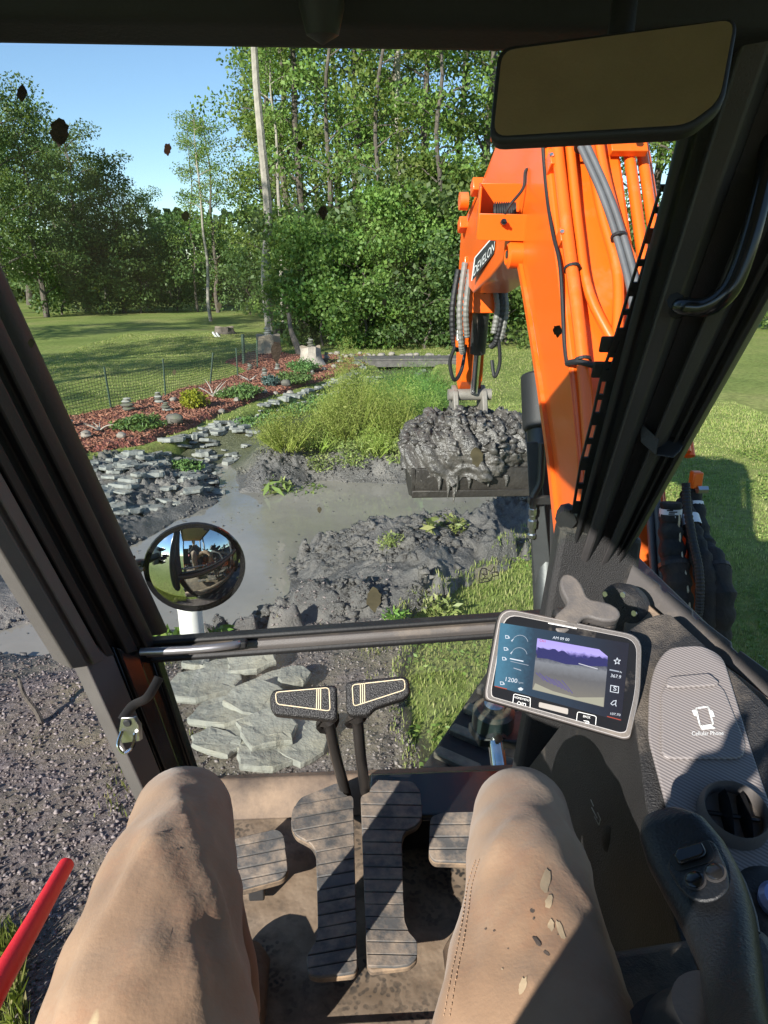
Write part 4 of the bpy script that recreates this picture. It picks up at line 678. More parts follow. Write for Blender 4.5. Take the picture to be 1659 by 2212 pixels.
MB().tube(spline([onp(x, y, gp)+gp[1]*.03 for x, y in ((1170, 955), (1169, 1000), (1166, 1040), (1152, 1070), (1151, 1100))], 5), .013, 10).build('steel_line', M_DARKMET, cyl, True)
MB().box(onp(1165, 1078, gp)+gp[1]*.02, (.085, .03, .03)).build('line_clamp', M_DARKMET, cyl, bevel=.003)
MB().lathe([(.011, 0), (.016, .005), (.016, .03), (.012, .035), (.012, .05), (.018, .055), (.018, .085), (.012, .09), (.012, .11), (.017, .115), (.017, .13)], onp(1151, 1092, gp)+gp[1]*.03, (.05, .1, -1), 8).build('hose_fitting', M_ZINC, cyl)
# ---- arm, its cylinder and hoses
AT, AB_ = Vector((.85, 4.62, 2.62)), Vector((.85, 4.86, 1.62))
arm_prof = [(4.45, 2.62), (4.62, 2.78), (4.92, 2.70), (4.98, 2.4), (4.95, 1.70), (4.82, 1.62), (4.72, 1.70), (4.66, 2.2), (4.50, 2.45)]
arm = MB().prism([Vector((.775, y, z)) for y, z in arm_prof], (.15, 0, 0)).build('arm', M_ORANGE, EX, bevel=.008)
MB().prism([Vector((.735, y, z)) for y, z in ((4.50, 2.16), (4.62, 2.16), (4.62, 2.45), (4.50, 2.5))], (.23, 0, 0)).build('bracket', M_ORANGE, arm, bevel=.006)
bcy = MB().tube([(.87, 4.55, 2.30), (.87, 4.66, 1.90)], .055, 16).build('bucket_cylinder', M_DARKMET, EX, True); MB().tube([(.87, 4.66, 1.92), (.87, 4.73, 1.62)], .028, 12).build('rod', M_CHROME, bcy, True)
M_CORR = mat('corrugated_sleeve', (.17, .165, .15), .55, 0, .2, 10, .3, 90)
for k, pts in enumerate(([(.70, 4.5, 2.42), (.665, 4.46, 2.2), (.68, 4.48, 2.0), (.72, 4.52, 1.93)], [(.73, 4.44, 2.46), (.70, 4.40, 2.2), (.72, 4.42, 1.98), (.74, 4.46, 1.92)], [(.76, 4.42, 2.42), (.735, 4.38, 2.2), (.755, 4.42, 2.02)], [(.95, 4.5, 2.4), (.975, 4.45, 2.2), (.955, 4.48, 2.0), (.93, 4.52, 1.95)], [(.975, 4.5, 2.38), (1.0, 4.46, 2.2), (.985, 4.48, 2.02), (.95, 4.54, 1.96)], [(.92, 4.5, 2.36), (.945, 4.45, 2.2), (.93, 4.46, 2.04)])):
    S = spline(pts, 14); MB().tube(S, [(.017+.003*(i % 2)) for i in range(len(S))], 8).build('sleeved_hose', M_CORR if k % 3 else M_RUBBER, arm, False)
for pts in ([(.70, 4.46, 1.98), (.665, 4.5, 1.86), (.70, 4.52, 1.74), (.76, 4.6, 1.80), (.79, 4.66, 1.95)], [(.97, 4.48, 2.0), (.99, 4.5, 1.85), (.965, 4.52, 1.76), (.95, 4.56, 1.86)]): MB().tube(spline(pts, 8), .012, 8).build('hydraulic_hose', M_RUBBER, arm, True)
MB().box((.72, 4.46, 1.99), (.06, .06, .07)).build('hose_block', M_ORANGE, arm, bevel=.01); MB().lathe([(.018, -.03), (.018, .03)], (.705, 4.43, 2.03), (0, .2, 1), 6).build('hose_fitting', M_ZINC, arm)
# ---- bucket, opening up, heaped with mud
M_BUCK = mat('muddy_steel', (.03, .026, .022), .5, .2, .3, 7, .5, 30, dust=(.12, .105, .085), damt=.38, bdist=.01)
bx0, bx1 = .43, 1.27; prof = [(4.42, 1.17), (4.40, 1.06), (4.42, .98), (4.60, .93), (4.85, .96), (5.02, 1.08), (5.08, 1.26), (5.0, 1.28), (4.95, 1.14), (4.82, 1.01), (4.62, .985), (4.46, 1.03), (4.45, 1.17)]
bk = MB().prism([Vector((bx0, y, z)) for y, z in prof], (bx1-bx0, 0, 0)).build('bucket', M_BUCK, EX, bevel=.004)
for x_ in (bx0-.012, bx1-.013): MB().prism([Vector((x_, y, z)) for y, z in ((4.41, 1.17), (4.40, 1.06), (4.42, .98), (4.60, .93), (4.85, .96), (5.02, 1.08), (5.08, 1.27))], (.025, 0, 0)).build('side_plate', M_BUCK, bk, bevel=.003)
MB().box((.85, 4.405, 1.00), (.86, .035, .05)).build('cutting_lip', M_BUCK, bk, bevel=.006)
M_WORN = mat('worn_linkage', (.22, .20, .175), .6, .2, .3, 10, .5, 30, dust=(.2, .18, .15), damt=.5)
for x_ in (.73, .93): MB().prism([Vector((x_, y, z)) for y, z in ((4.66, 1.30), (4.68, 1.52), (4.74, 1.63), (4.84, 1.66), (4.92, 1.56), (4.99, 1.30))], (.035, 0, 0)).build('bucket_ear', M_WORN, bk, bevel=.006)
MB().tube([(.70, 4.78, 1.60), (1.0, 4.78, 1.60)], .04, 14).build('pin', M_WORN, bk, True); MB().tube([(.72, 4.88, 1.46), (.98, 4.88, 1.46)], .035, 12).build('pin', M_WORN, bk, True)
MB().prism([Vector((.57, 4.66, 1.30)), Vector((.66, 4.66, 1.45)), Vector((.76, 4.68, 1.55)), Vector((.76, 4.70, 1.30))], (0, .03, 0)).build('ear_gusset', M_WORN, bk, bevel=.005)
# heap of mud in the bucket: a thing of its own
def heap_pts(n=220, mrows=120):
    th = np.linspace(0, 2*np.pi, n, endpoint=False); ph = np.linspace(0, 1, mrows); T, Pp = np.meshgrid(th, ph); r_ = np.sin(Pp*np.pi*.5)**.8
    top = 1.17+.25*np.cos(Pp*np.pi*.5)**.75; lx = .46+.05*np.cos(3*T)+.05*np.sin(T)*0; X = .855+lx*r_*np.cos(T); Y = 4.70+.31*r_*np.sin(T); Z = top-.10*np.cos(T)*r_*0
    under = np.clip((Pp-.86)/.14, 0, 1); Z = Z-.05*under-.07*under*(fbm(T*5, T*0, 4)+.4); X -= .02*under*np.cos(T); Y += .03*under*np.sin(T)*-1
    sx = X*11+Z*5; sy = Y*11-Z*6; f1, _, h1 = worley(sx, sy, 21); g1, _, h2 = worley(sx*2.2+3, sy*2.2, 22); k1, _, h3 = worley(sx*4.6, sy*4.6, 23)
    d = .05*(.2+h1)*np.clip(1.05-f1, 0, 1)+.045*(1-np.abs(fbm(sx*1.1, sy*1.1, 27)*2))*h1+.035*(.2+h2)*np.clip(1.05-g1, 0, 1)+.022*h3*np.clip(1.05-k1, 0, 1)+.014*fbm(sx*5, sy*5, 28)+.05*fbm(sx*.4, sy*.4, 25)
    nx, ny, nz = np.cos(T)*r_, np.sin(T)*r_, np.cos(Pp*np.pi*.5)+.2; l_ = np.sqrt(nx**2+ny**2+nz**2); X += nx/l_*d; Y += ny/l_*d; Z += nz/l_*d
    V = np.stack([X, Y, Z], -1).reshape(-1, 3); i = np.arange(mrows-1)[:, None]*n; j = np.arange(n)[None]; Fc = np.stack([i+j, i+(j+1) % n, i+n+(j+1) % n, i+n+j], -1).reshape(-1, 4); return V, Fc
V, Fc = heap_pts(); M_MUD2 = mat('bucket_mud', (.085, .078, .07), .32, 0, .45, 8, .8, 55, spec=.6, bdist=.012); hp = npmesh('mud_load', V, Fc, M_MUD2); tag(hp, 'heap of wet dark grey mud filling the raised bucket', 'mud')
ii = rng.choice(len(V)-5000, 1100, replace=False)+1500; S_ = .006+.032*rng.random(1100)**3.5; tag(clods(V[ii], S_, M_MUD2, 'clods', hp), kind='stuff')
md = MB()
for x_, l_ in ((.66, .13), (.70, .17), (.715, .10), (.60, .07), (.80, .06), (.93, .05), (1.05, .05)): md.tube([(x_, 4.40, 1.12), (x_+.004, 4.385, 1.12-l_*.6), (x_, 4.385, 1.10-l_)], [.022, .012, .003], 6)
md.build('drip', M_MUD2, hp, True)
# ---- swing post, black sleeved hoses with printed tags at the right
MB().prism([Vector((.80, y, z)) for y, z in ((1.55, .8), (2.15, .8), (2.15, 1.2), (1.95, 1.35), (1.72, 1.35), (1.55, 1.15))], (.26, 0, 0)).build('swing_post', M_ORANGE, EX, bevel=.02)
M_FABRIC = mat('hose_sleeve_fabric', (.013, .013, .013), .85, 0, .3, 14, .5, 60, dust=(.07, .06, .045), damt=.35, bdist=.01)
for nm_, ws, pts in (('a', .034, [(1450, 1085), (1448, 1130), (1452, 1190), (1462, 1250), (1468, 1310), (1475, 1400)]), ('b', .036, [(1492, 1060), (1500, 1120), (1515, 1180), (1543, 1230), (1556, 1300), (1545, 1370), (1530, 1440)]), ('c', .026, [(1476, 1080), (1492, 1130), (1505, 1180), (1520, 1230), (1527, 1300), (1520, 1380)])):
    S = spline([atx(x, y, {'a': .93, 'b': 1.03, 'c': .99}[nm_]) for x, y in pts], 8); R_ = [ws*(.8+.3*min(1, i/20))*(1+.10*math.sin(i*1.3)+random.uniform(-.05, .05)) for i in range(len(S))]; sl = MB().tube(S, R_, 14).build('sleeved_hose_bundle', M_FABRIC, EX, True)
    if nm_ != 'c': k = len(S)//2; MB().lathe([(R_[k]+.001, -.006), (R_[k]+.004, -.006), (R_[k]+.004, .006), (R_[k]+.001, .006)], S[k], S[k+1]-S[k-1], 18).build('cable_tie', M_RUBBER, sl)
    if nm_ == 'a': MB().tube([S[i]+Vector((.012, -R_[i]*.97, .0)) for i in range(4, len(S)-4)], .003, 5).build('seam', M_CREAM, sl)
    k = {'a': 3, 'b': 4, 'c': 6}[nm_]; tg = MB().tube([S[k].lerp(S[k+1], 0), S[k+2], S[k+3]], [R_[k]*1.06+.002]*3, 16, False).build('printed_tag', mat('tag_white', (.68, .70, .74), .6, 0, .05), sl, True)
    for q in range(4):
        a, b_ = S[k].lerp(S[k+3], .2+.2*q), Vector((-.3, -1, .3)).normalized()*(R_[k]*1.06+.004); MB().box(a+b_+Vector((random.uniform(-.008, .008), 0, 0)), (.018+.006*(q % 2), .001, .0035)).build('print_line', M_BLACKPRINT, tg)
S = spline([atx(x, y, 1.0)+Vector((-.05, -.06, 0)) for x, y in ((1497, 1030), (1500, 1080), (1512, 1150), (1525, 1210), (1527, 1270), (1520, 1320), (1495, 1380))], 16); MB().tube(S, [.0105+.0018*(i % 2) for i in range(len(S))], 10).build('corrugated_cable', M_RUBBER, EX)
MB().box(atx(1503, 1036, 1.02), (.03, .03, .05)).build('hose_bracket', M_ORANGE, EX, bevel=.004); MB().lathe([(.012, 0), (.012, .03)], atx(1506, 1058, 1.02), (1, 0, 0), 6).build('bolt', M_ZINC, EX)
MB().prism([Vector((.96, 1.62, 1.1)), Vector((.96, 1.80, 1.1)), Vector((.985, 1.93, 1.72)), Vector((.985, 1.84, 1.70))], (.03, 0, 0)).build('boom_side_rib', M_ORANGE, EX, bevel=.004)
# ---- upper structure, undercarriage
hs = MB().box((.72, -.75, 1.0), (1.0, 4.0*.62, .52)).box((.32, -1.45, 1.15), (1.9, .8, .95)).build('house', M_ORANGE, EX, bevel=.06, seg=4); MB().box((.2, 0.1, .80), (1.5, 2.2, .16)).build('deck_frame', M_DARKMET, EX, bevel=.01)
MB().box((-.05, .1, 1.04), (.92, 2.1, .3)).build('cab_base', M_DARKMET, EX, bevel=.02)
def track(c, ang):
    d = Vector((math.sin(ang), math.cos(ang), 0)); s = Vector((d.y, -d.x, 0)); L, R_, W_ = 1.05, .30, .225; prof = []
    for k in range(15): a = -math.pi/2+math.pi*k/14; prof.append((L+R_*math.cos(a), R_+R_*math.sin(a)))
    for k in range(15): a = math.pi/2+math.pi*k/14; prof.append((-L+R_*math.cos(a), R_+R_*math.sin(a)))
    rings = [[c+d*u+s*w_+Vector((0, 0, z)) for u, z in prof] for w_ in (-W_, W_)]; tr = MB().loft(rings).build('track', M_RUBBER, EX, bevel=.01)
    for k in range(13):
        u = -1.0+k*.165
        for sd in (-1, 1): MB().box(c+d*(u+(.08 if sd > 0 else 0))+s*sd*.11+Vector((0, 0, 2*R_+.014)), (.19, .05, .034), Matrix.Rotation(-ang+.15*sd, 3, 'Z')).build('track_lug', M_TRK, tr, bevel=.008)
M_TRK = mat('worn_rubber_lug', (.05, .045, .04), .5, 0, .4, 14, .5, 60, dust=(.33, .29, .2), damt=.5)
track(Vector((.42, 2.13, 0))-Vector((-.0, .0, 0))+Vector((.08, .02, 0)), math.radians(30)); track(Vector((1.95, 1.2, 0)), math.radians(30))
MB().box((.95, 1.2, .38), (1.3, 1.2, .3), Matrix.Rotation(-.5, 3, 'Z')).build('car_body', M_DARKMET, EX, bevel=.03)
# swing cylinder knuckle seen through the lower window
kn = aty(1065, 1555, 1.72); sw = MB().lathe([(.045, -.05), (.062, -.045), (.062, .035), (.05, .045)], kn, (0, -.1, 1), 24).build('swing_cylinder', mat('dark_teal_paint', (.02, .03, .03), .35, 0, .2, 6, dust=DUST, damt=.3), EX, True)
MB().lathe([(.03, .04), (.03, .062), (.024, .066)], kn, (0, -.1, 1), 20).build('pin', M_ZINC, sw, True); MB().lathe([(.014, 0), (.014, .018)], kn+Vector((.0, -.062, -.01)), (0, -1, .2), 6).build('bolt', M_ZINC, sw)
k2 = aty(1078, 1660, 1.60); MB().tube([kn, kn.lerp(k2, .45)], .034, 16).build('rod_end', M_DARKMET, sw, True); MB().tube([kn.lerp(k2, .4), k2+(k2-kn)*.8], .023, 16).build('rod', M_CHROME, sw, True)
MB().prism([kn+Vector((-.07, .02, -.05)), kn+Vector((.25, .12, -.05)), kn+Vector((.27, .0, -.05)), kn+Vector((.05, -.075, -.05)), kn+Vector((-.05, -.06, -.05))], (0, 0, .03)).build('bracket', M_DARKMET, sw, bevel=.005)

# ================================================================ CAB
# ---- panes
glz = MB().prism(pxpoly([(-260, 100), (1560, 100), (1560, 260), (1225, 1345), (330, 1395), (0, 716), (-260, 200)], G), NG*.005).build('windscreen', M_GLASS, EX)
MB().prism(pxpoly([(345, 1415), (1185, 1360), (1195, 1700), (435, 1735)], GL), (0, .005, 0)).build('lower_window', M_GLASS2, EX)
# ---- left pillar
def sect(A, B, prof, out):
    d = B-A; return [A+d*s_+out*t_ for s_, t_ in prof]
outL = Vector((-.75, .65, 0)); A0 = onp(330, 1395, G); A1 = onp(-150, 400, G); A1 = A0+(onp(0, 712, G)-A0)*1.75; Bm = Vector((-.50, 1.10, 1.735)); B1 = Bm+(A1-A0)*1.0+Vector((.02, 0, 0))
def pil(name, m, prof, sts, out, bevel=.003): return MB().loft([sect(a, b, prof, out) for a, b in sts]).build(name, m, EX, bevel=bevel)
stL = [(A0, Bm), (A0.lerp(A1, .5), Bm.lerp(B1, .5)), (A1, B1)]
pil('pillar_gasket', M_RUBBER, [(-.06, .0), (.0, -.006), (.1, -.004), (.12, .012), (.2, .012), (.22, -.006), (.36, -.006), (.38, .02), (.48, .02), (.50, .0), (.60, .0), (.62, .03), (.66, .03), (.66, .06), (-.06, .04)], stL, outL)
pil('pillar_trim', M_GREYTRIM, [(.64, -.004), (.78, -.012), (.80, .0), (.83, .0), (.85, -.012), (1.0, -.004), (1.03, .02), (1.03, .05), (.64, .05)], stL, outL)
L0, L1 = aty(350, 1425, 1.33), aty(440, 1700, 1.33); R0, R1 = aty(172, 1405, 1.13), aty(308, 1705, 1.15); stl = [(L1+(L1-L0)*.3, R1+(R1-R0)*.3), (L1, R1), (L0+(L0-L1)*.05, R0+(R0-R1)*.05)]
pil('lower_pillar', M_GLOSSBLK, [(-.02, 0), (.1, -.004), (.12, .008), (.3, .008), (.32, -.006), (.55, -.002), (.57, .012), (.66, .012), (.66, .06), (-.02, .04)], stl, outL)
pil('lower_pillar_trim', M_GREYTRIM, [(.64, -.002), (1.0, 0), (1.03, .02), (1.03, .055), (.64, .055)], stl, outL)
pil('outer_tube', M_RUBBER, [(-.30+.17*math.cos(a), .06+.020*math.sin(a)) for a in np.linspace(0, 6.28, 12)[:-1]], stL, outL)
# ---- right pillar
RA0, RA1 = onp(1214, 1300, G), onp(1500, 280, G); RA1 = RA0+(RA1-RA0)*1.35; RA0 = RA0-(RA1-RA0)*.1; RB0 = Vector((.515, 1.215, 1.84)); RB1 = RB0+(Vector((.575, .975, 2.34))-RB0)*2.1; outR = Vector((.6, .8, 0)); stR = [(RA0, RB0), (RA0.lerp(RA1, .5), RB0.lerp(RB1, .5)), (RA1, RB1)]
pil('pillar_gasket', M_RUBBER, [(-.10, .006), (-.08, .0), (-.02, -.004), (.0, .012), (.12, .012), (.12, .06), (-.10, .03)], stR, outR)
pil('pillar_trim', M_DARKSHADE_TRIM, [(.10, .0), (.14, -.014), (.28, -.014), (.31, .0), (.31, .05), (.10, .05)], stR, outR)
pil('pillar_gasket', M_BLACKP, [(.30, .02), (.52, .022), (.56, .03), (.56, .06), (.30, .06)], stR, outR); pil('pillar_trim', M_DARKSHADE_TRIM, [(.52, .0), (.56, -.010), (.68, -.004), (.70, .01), (.70, .05), (.52, .05)], stR, outR)
pil('pillar_gasket', M_BLACKP, [(.68, .02), (.78, .02), (.79, .006), (.84, .006), (.85, .02), (.92, .02), (.93, .002), (1.0, .0), (1.02, .02), (1.02, .06), (.68, .06)], stR, outR)
# perforated guard strip outside the pane
gs = MB(); gl_ = [(1440, 410), (1405, 522), (1368, 640), (1338, 737), (1306, 826), (1285, 920), (1259, 1018), (1243, 1114), (1222, 1195)]
for (x0, y0), (x1, y1) in zip(gl_[:-1], gl_[1:]):
    for u0, u1, w0, w1 in ((0, 1, 0, 5), (0, 1, 15, 42), (0, .14, 4, 16), (.44, .56, 4, 16), (.86, 1, 4, 16)):
        q = lambda u, w_: (x0+(x1-x0)*u+w_, y0+(y1-y0)*u); gs.prism(pxpoly([q(u0, w0), q(u1, w0), q(u1, w1), q(u0, w1)], G, .02), NG*.004)
gs.build('perforated_strip', M_RUBBER, EX)
for x, y in ((1335, 760), (1318, 815)): MB().prism(pxpoly([(x-25, y-15), (x+20, y-15), (x+12, y+20), (x-32, y+20)], G, .024), NG*.006).build('strip_tab', M_RUBBER, EX, bevel=.003)
MB().tube([onp(1237, 1120, G)+NG*.03, onp(1222, 1210, G)+NG*.03, onp(1205, 1300, G)+NG*.03], .008, 8).tube([onp(1228, 1140, G)+NG*.02, onp(1240, 1145, G)+NG*.05], .02, 8).build('washer_hose', M_RUBBER, EX, True)
# grab handle and bracket on the right pillar
hp_ = plane((.46, .95, 2.3), (-.6, -.8, .2)); gh = MB().tube(spline([onp(1455, 662, hp_)+hp_[1]*-.03, onp(1480, 668, hp_)+hp_[1]*.02, onp(1530, 672, hp_)+hp_[1]*.03, onp(1572, 650, hp_)+hp_[1]*.035, onp(1602, 600, hp_)+hp_[1]*.035, onp(1640, 480, hp_)+hp_[1]*.035, onp(1668, 330, hp_)+hp_[1]*.03, onp(1650, 268, hp_)+hp_[1]*.02, onp(1580, 286, hp_)+hp_[1]*-.03], 7), .0125, 14).build('grab_handle', M_GLOSSBLK, EX, True)
for x, y in ((1465, 655), (1585, 275)): MB().lathe([(.008, 0), (.011, .003), (.011, .01)], onp(x, y, hp_)+hp_[1]*.01, hp_[1], 8).build('bolt', M_GLOSSBLK, gh, True)
bp = plane((.475, 1.09, 2.1), (-.7, -.7, .2)); MB().prism(pxpoly([(1383, 910), (1424, 948), (1418, 984), (1385, 955)], bp), bp[1]*.003).prism(pxpoly([(1424, 948), (1484, 947), (1470, 975), (1455, 990), (1418, 985)], plane((.45, 1.06, 2.1), (-.2, -.6, .9))), (0, .001, .003)).build('pillar_hook', M_BLACKP, EX, bevel=.001)
# ---- rail across between the panes, with grab rod
r0, r1 = onp(305, 1402, G), onp(1215, 1338, G); ax = (r1-r0); U = Vector((0, -1, .1)).normalized()
for nm_, m, a, b_, t0, t1 in (('window_rail', M_GREYTRIM, -.016, .006, -.014, .03), ('rail_gasket', M_RUBBER, .008, .020, -.006, .02), ('rail_gasket', M_RUBBER, -.034, -.018, -.004, .02)):
    MB().loft([[p+Vector((0, 0, a))+U*t1*-1, p+Vector((0, 0, a))+U*-t0, p+Vector((0, 0, (a+b_)/2))+U*(-t0+.004), p+Vector((0, 0, b_))+U*-t0, p+Vector((0, 0, b_))+U*t1*-1] for p in (r0-ax*.02, r1)]).build(nm_, m, EX, bevel=.002)
MB().tube(spline([aty(304, 1408, 1.255), aty(400, 1404, 1.25), aty(470, 1398, 1.25), aty(510, 1392, 1.262), aty(522, 1388, 1.285)], 5), .008, 12).build('grab_rod', mat('satin_steel', (.30, .29, .30), .35, .7, .15, 20, dust=DUST, damt=.25), EX, True)
MB().box(aty(518, 1390, 1.272), (.03, .02, .016)).build('rod_clip', M_RUBBER, EX, bevel=.004)
# ---- header, roof, rear structure
h0 = onp(800, 112, G); MB().prism([Vector((-.62, y, z)) for y, z in ((h0.y, h0.z), (h0.y-.05, h0.z+.012), (h0.y-.10, h0.z+.10), (h0.y-.12, 2.80), (h0.y+.05, 2.83), (h0.y+.03, h0.z+.03))], (1.24, 0, 0)).build('roof_header', M_NAVY, EX, bevel=.01, seg=3)
MB().box((0, -.05, 2.83), (1.26, 1.72, .08)).build('roof', M_BLACKP, EX, bevel=.04, seg=3); MB().box((0, -.06, 2.785), (1.16, 1.6, .012)).build('headliner', M_HEAD, EX, bevel=.004)
MB().lathe([(.001, 0), (.016, .008), (.022, .03), (.023, .09), (.02, .14)], aty(697, 97, .80), (.0, -.12, 1), 18).build('wiper_motor_cover', M_RUBBER, EX, True)
MB().box((0, -.86, 1.75), (1.1, .05, 1.0)).build('rear_panel', M_BLACKP, EX, bevel=.01)
for x_, y_, sx_, sy_ in ((-.55, -.83, .07, .12), (.56, -.32, .05, .10), (.55, -.83, .07, .08)): MB().box((x_, y_, 2.02), (sx_, sy_, 1.6)).build('rear_pillar', M_BLACKP, EX, bevel=.01)
for x_ in (-.58, .58): MB().box((x_, -.02, 2.775), (.07, 1.6, .06)).build('roof_rail', M_BLACKP, EX, bevel=.02)
MB().box((.60, .32, 1.45), (.03, 2.1, .76)).build('side_panel', M_BLACKP, EX, bevel=.005)
MB().add([(.585, 1.2, 1.85), (.585, -.3, 1.85), (.605, -.3, 2.74), (.605, .6, 2.74)], [(0, 1, 2, 3)]).build('right_window', M_SIDEG, EX)
seat = MB().box((0, -.02, 1.52), (.46, .44, .12)).build('seat', M_FABRIC, EX, bevel=.04, seg=4); MB().box((0, -.38, 1.95), (.46, .10, .85), Matrix.Rotation(math.radians(12), 3, 'X')).build('backrest', M_FABRIC, seat, bevel=.04, seg=4); MB().box((0, -.03, 1.36), (.36, .36, .22)).build('seat_base', M_BLACKP, seat, bevel=.02)
# ---- rear view mirror
mp = plane(aty(1330, 165, .70), (-.28, -.88, .36)); oc = roundpoly([(1075, 100), (1598, 33), (1565, 225), (1490, 285), (1055, 308)], 34, 5); ic = roundpoly([(1085, 112), (1586, 45), (1553, 220), (1484, 272), (1066, 297)], 30, 5)
mr = MB().prism(pxpoly(oc, mp), mp[1]*-.016).build('rear_view_mirror', M_RUBBER, EX, bevel=.004, seg=3)
M_MIRROR = mat('mirror_silver', (.62, .60, .60), .03, 1, .01, 3); MB().prism(pxpoly(ic, mp, .0006), mp[1]*.0012).build('mirror_glass', M_MIRROR, mr); MB().tube([onp(1330, 165, mp)-mp[1]*.012, Vector((.30, .84, 2.80))], .012, 10).build('mirror_stalk', M_RUBBER, mr, True)
# ---- round convex mirror outside the left pillar
mc = aty(422, 1226, 1.52); mn = (E0-mc+Vector((-.05, 0, -.75))).normalized(); rm = MB().lathe([(.03, -.035), (.095, -.03), (.112, -.008), (.1165, .0), (.115, .006), (.108, .004)], mc, mn, 48).build('round_mirror', M_GLOSSBLK, EX, True)
cvx = [(.108*math.sin(a)/math.sin(.62), .001+.108*(math.cos(a)-math.cos(.62))/math.sin(.62)) for a in np.linspace(.62, .01, 14)]; MB().lathe(cvx, mc, mn, 48).build('mirror_glass', mat('convex_silver', (.78, .80, .80), .03, 1, .01, 3), rm, True)
ma = aty(272, 1226, 1.43); MB().tube([ma, aty(300, 1218, 1.50), mc-mn*.03], .012, 10).build('mirror_arm', M_DARKMET, rm, True); MB().box(ma+Vector((-.005, 0, 0)), (.012, .05, .075)).build('mirror_bracket', M_ZINC, rm, bevel=.002)
for dx, dz in ((.012, .028), (.012, -.028), (.02, -.01), (.03, .0)): MB().lathe([(.009, 0), (.009, .016), (.005, .018), (.005, .026)], ma+Vector((dx-.01, -.01, dz)), (1, -.3, .1), 6).build('bolt', M_GLOSSBLK, rm)
# ---- door striker on the left pillar
sk0 = aty(280, 1578, 1.10); st = MB().prism([sk0+Vector(v) for v in ((-.018, 0, -.028), (.016, 0, -.024), (.018, 0, .01), (.010, 0, .028), (-.012, 0, .028), (-.02, 0, .0))], (.004, .006, 0)).build('door_striker', M_ZINC, EX, bevel=.001)
MB().tube(spline([sk0+Vector((-.013, -.003, .0)), sk0+Vector((-.016, -.022, -.014)), sk0+Vector((-.004, -.03, -.026)), sk0+Vector((.010, -.022, -.018)), sk0+Vector((.011, -.003, -.004))], 4), .0035, 8).build('striker_loop', M_CHROME, st, True); MB().lathe([(.008, 0), (.006, .003)], sk0+Vector((-.002, -.001, .017)), (0, -1, 0), 12).build('bolt', M_DARKMET, st, True)
MB().tube(spline([sk0+Vector((-.012, .005, .02)), sk0+Vector((.005, .02, .04)), sk0+Vector((.03, .03, .05)), sk0+Vector((.05, .05, .08))], 4), [(.012, .003)]*13, 8).build('striker_bracket', M_DARKMET, st, True)
# ---- mud spots on the windscreen
spm = mat('dried_mud_spot', (.03, .02, .013), .9, 0, .5, 60, .5, 200); spo = mat('olive_mud_film', (.075, .065, .035), .9, 0, .3, 40)
for i, (x, y, a, b_, m) in enumerate(((48, 200, 11, 16, spm), (129, 282, 21, 30, spm), (362, 321, 8, 13, mat('red_spot', (.22, .09, .07), .8)), (401, 466, 9, 10, spo), (648, 313, 6, 9, spm), (623, 328, 4, 6, spo), (698, 457, 10, 14, spm), (474, 660, 5, 8, spo), (68, 740, 8, 9, spo), (597, 757, 12, 22, spm), (1204, 713, 10, 12, spm), (807, 1292, 16, 24, spo), (690, 1100, 5, 6, spo), (1030, 986, 14, 20, spo), (830, 652, 5, 7, spo), (377, 803, 4, 5, spo), (960, 884, 5, 4, spo))):
    rd = random.Random(i); P = [(x+a*math.cos(t_)*rd.uniform(.78, 1.12), y+b_*math.sin(t_)*rd.uniform(.8, 1.12)+(b_*.25 if 1.2 < t_ < 1.9 else 0)) for t_ in np.linspace(0, 6.283, 20)[:-1]]; MB().prism(pxpoly(P, G, -.0006), NG*-.0008).build('mud_spot', m, glz)
# emergency hammer pictogram sticker
ps = -.0008; stk = MB().prism(pxpoly([(1025, 1228), (1072, 1216), (1078, 1250), (1028, 1262)], G, ps), NG*-.0002).build('pictogram_sticker', glassmat('clear_film', (.9, .9, .82), .3, .25), glz)
line_px([(1034, 1256), (1037, 1232), (1041, 1226), (1050, 1227)], 1.6, G, ps-.001, 'pictogram_line', M_BLACKPRINT, stk); line_px([(1034, 1256), (1036, 1258), (1060, 1253), (1063, 1247)], 1.6, G, ps-.001, 'pictogram_line', M_BLACKPRINT, stk); line_px([(1040, 1238), (1052, 1240), (1049, 1228), (1060, 1233), (1067, 1222), (1068, 1234), (1076, 1234)], 1.3, G, ps-.001, 'pictogram_line', M_BLACKPRINT, stk); line_px([(1040, 1238), (1048, 1243), (1042, 1250), (1053, 1247), (1056, 1253), (1062, 1245)], 1.3, G, ps-.001, 'pictogram_line', M_BLACKPRINT, stk); line_px([(1062, 1236), (1075, 1234), (1077, 1241), (1064, 1244)], 1.6, G, ps-.001, 'pictogram_line', M_BLACKPRINT, stk, True)
for k in range(2): line_px([(1038+k*4, 1249+k*.5), (1042+k*4, 1254)], 1.2, G, ps-.001, 'pictogram_line', M_BLACKPRINT, stk)

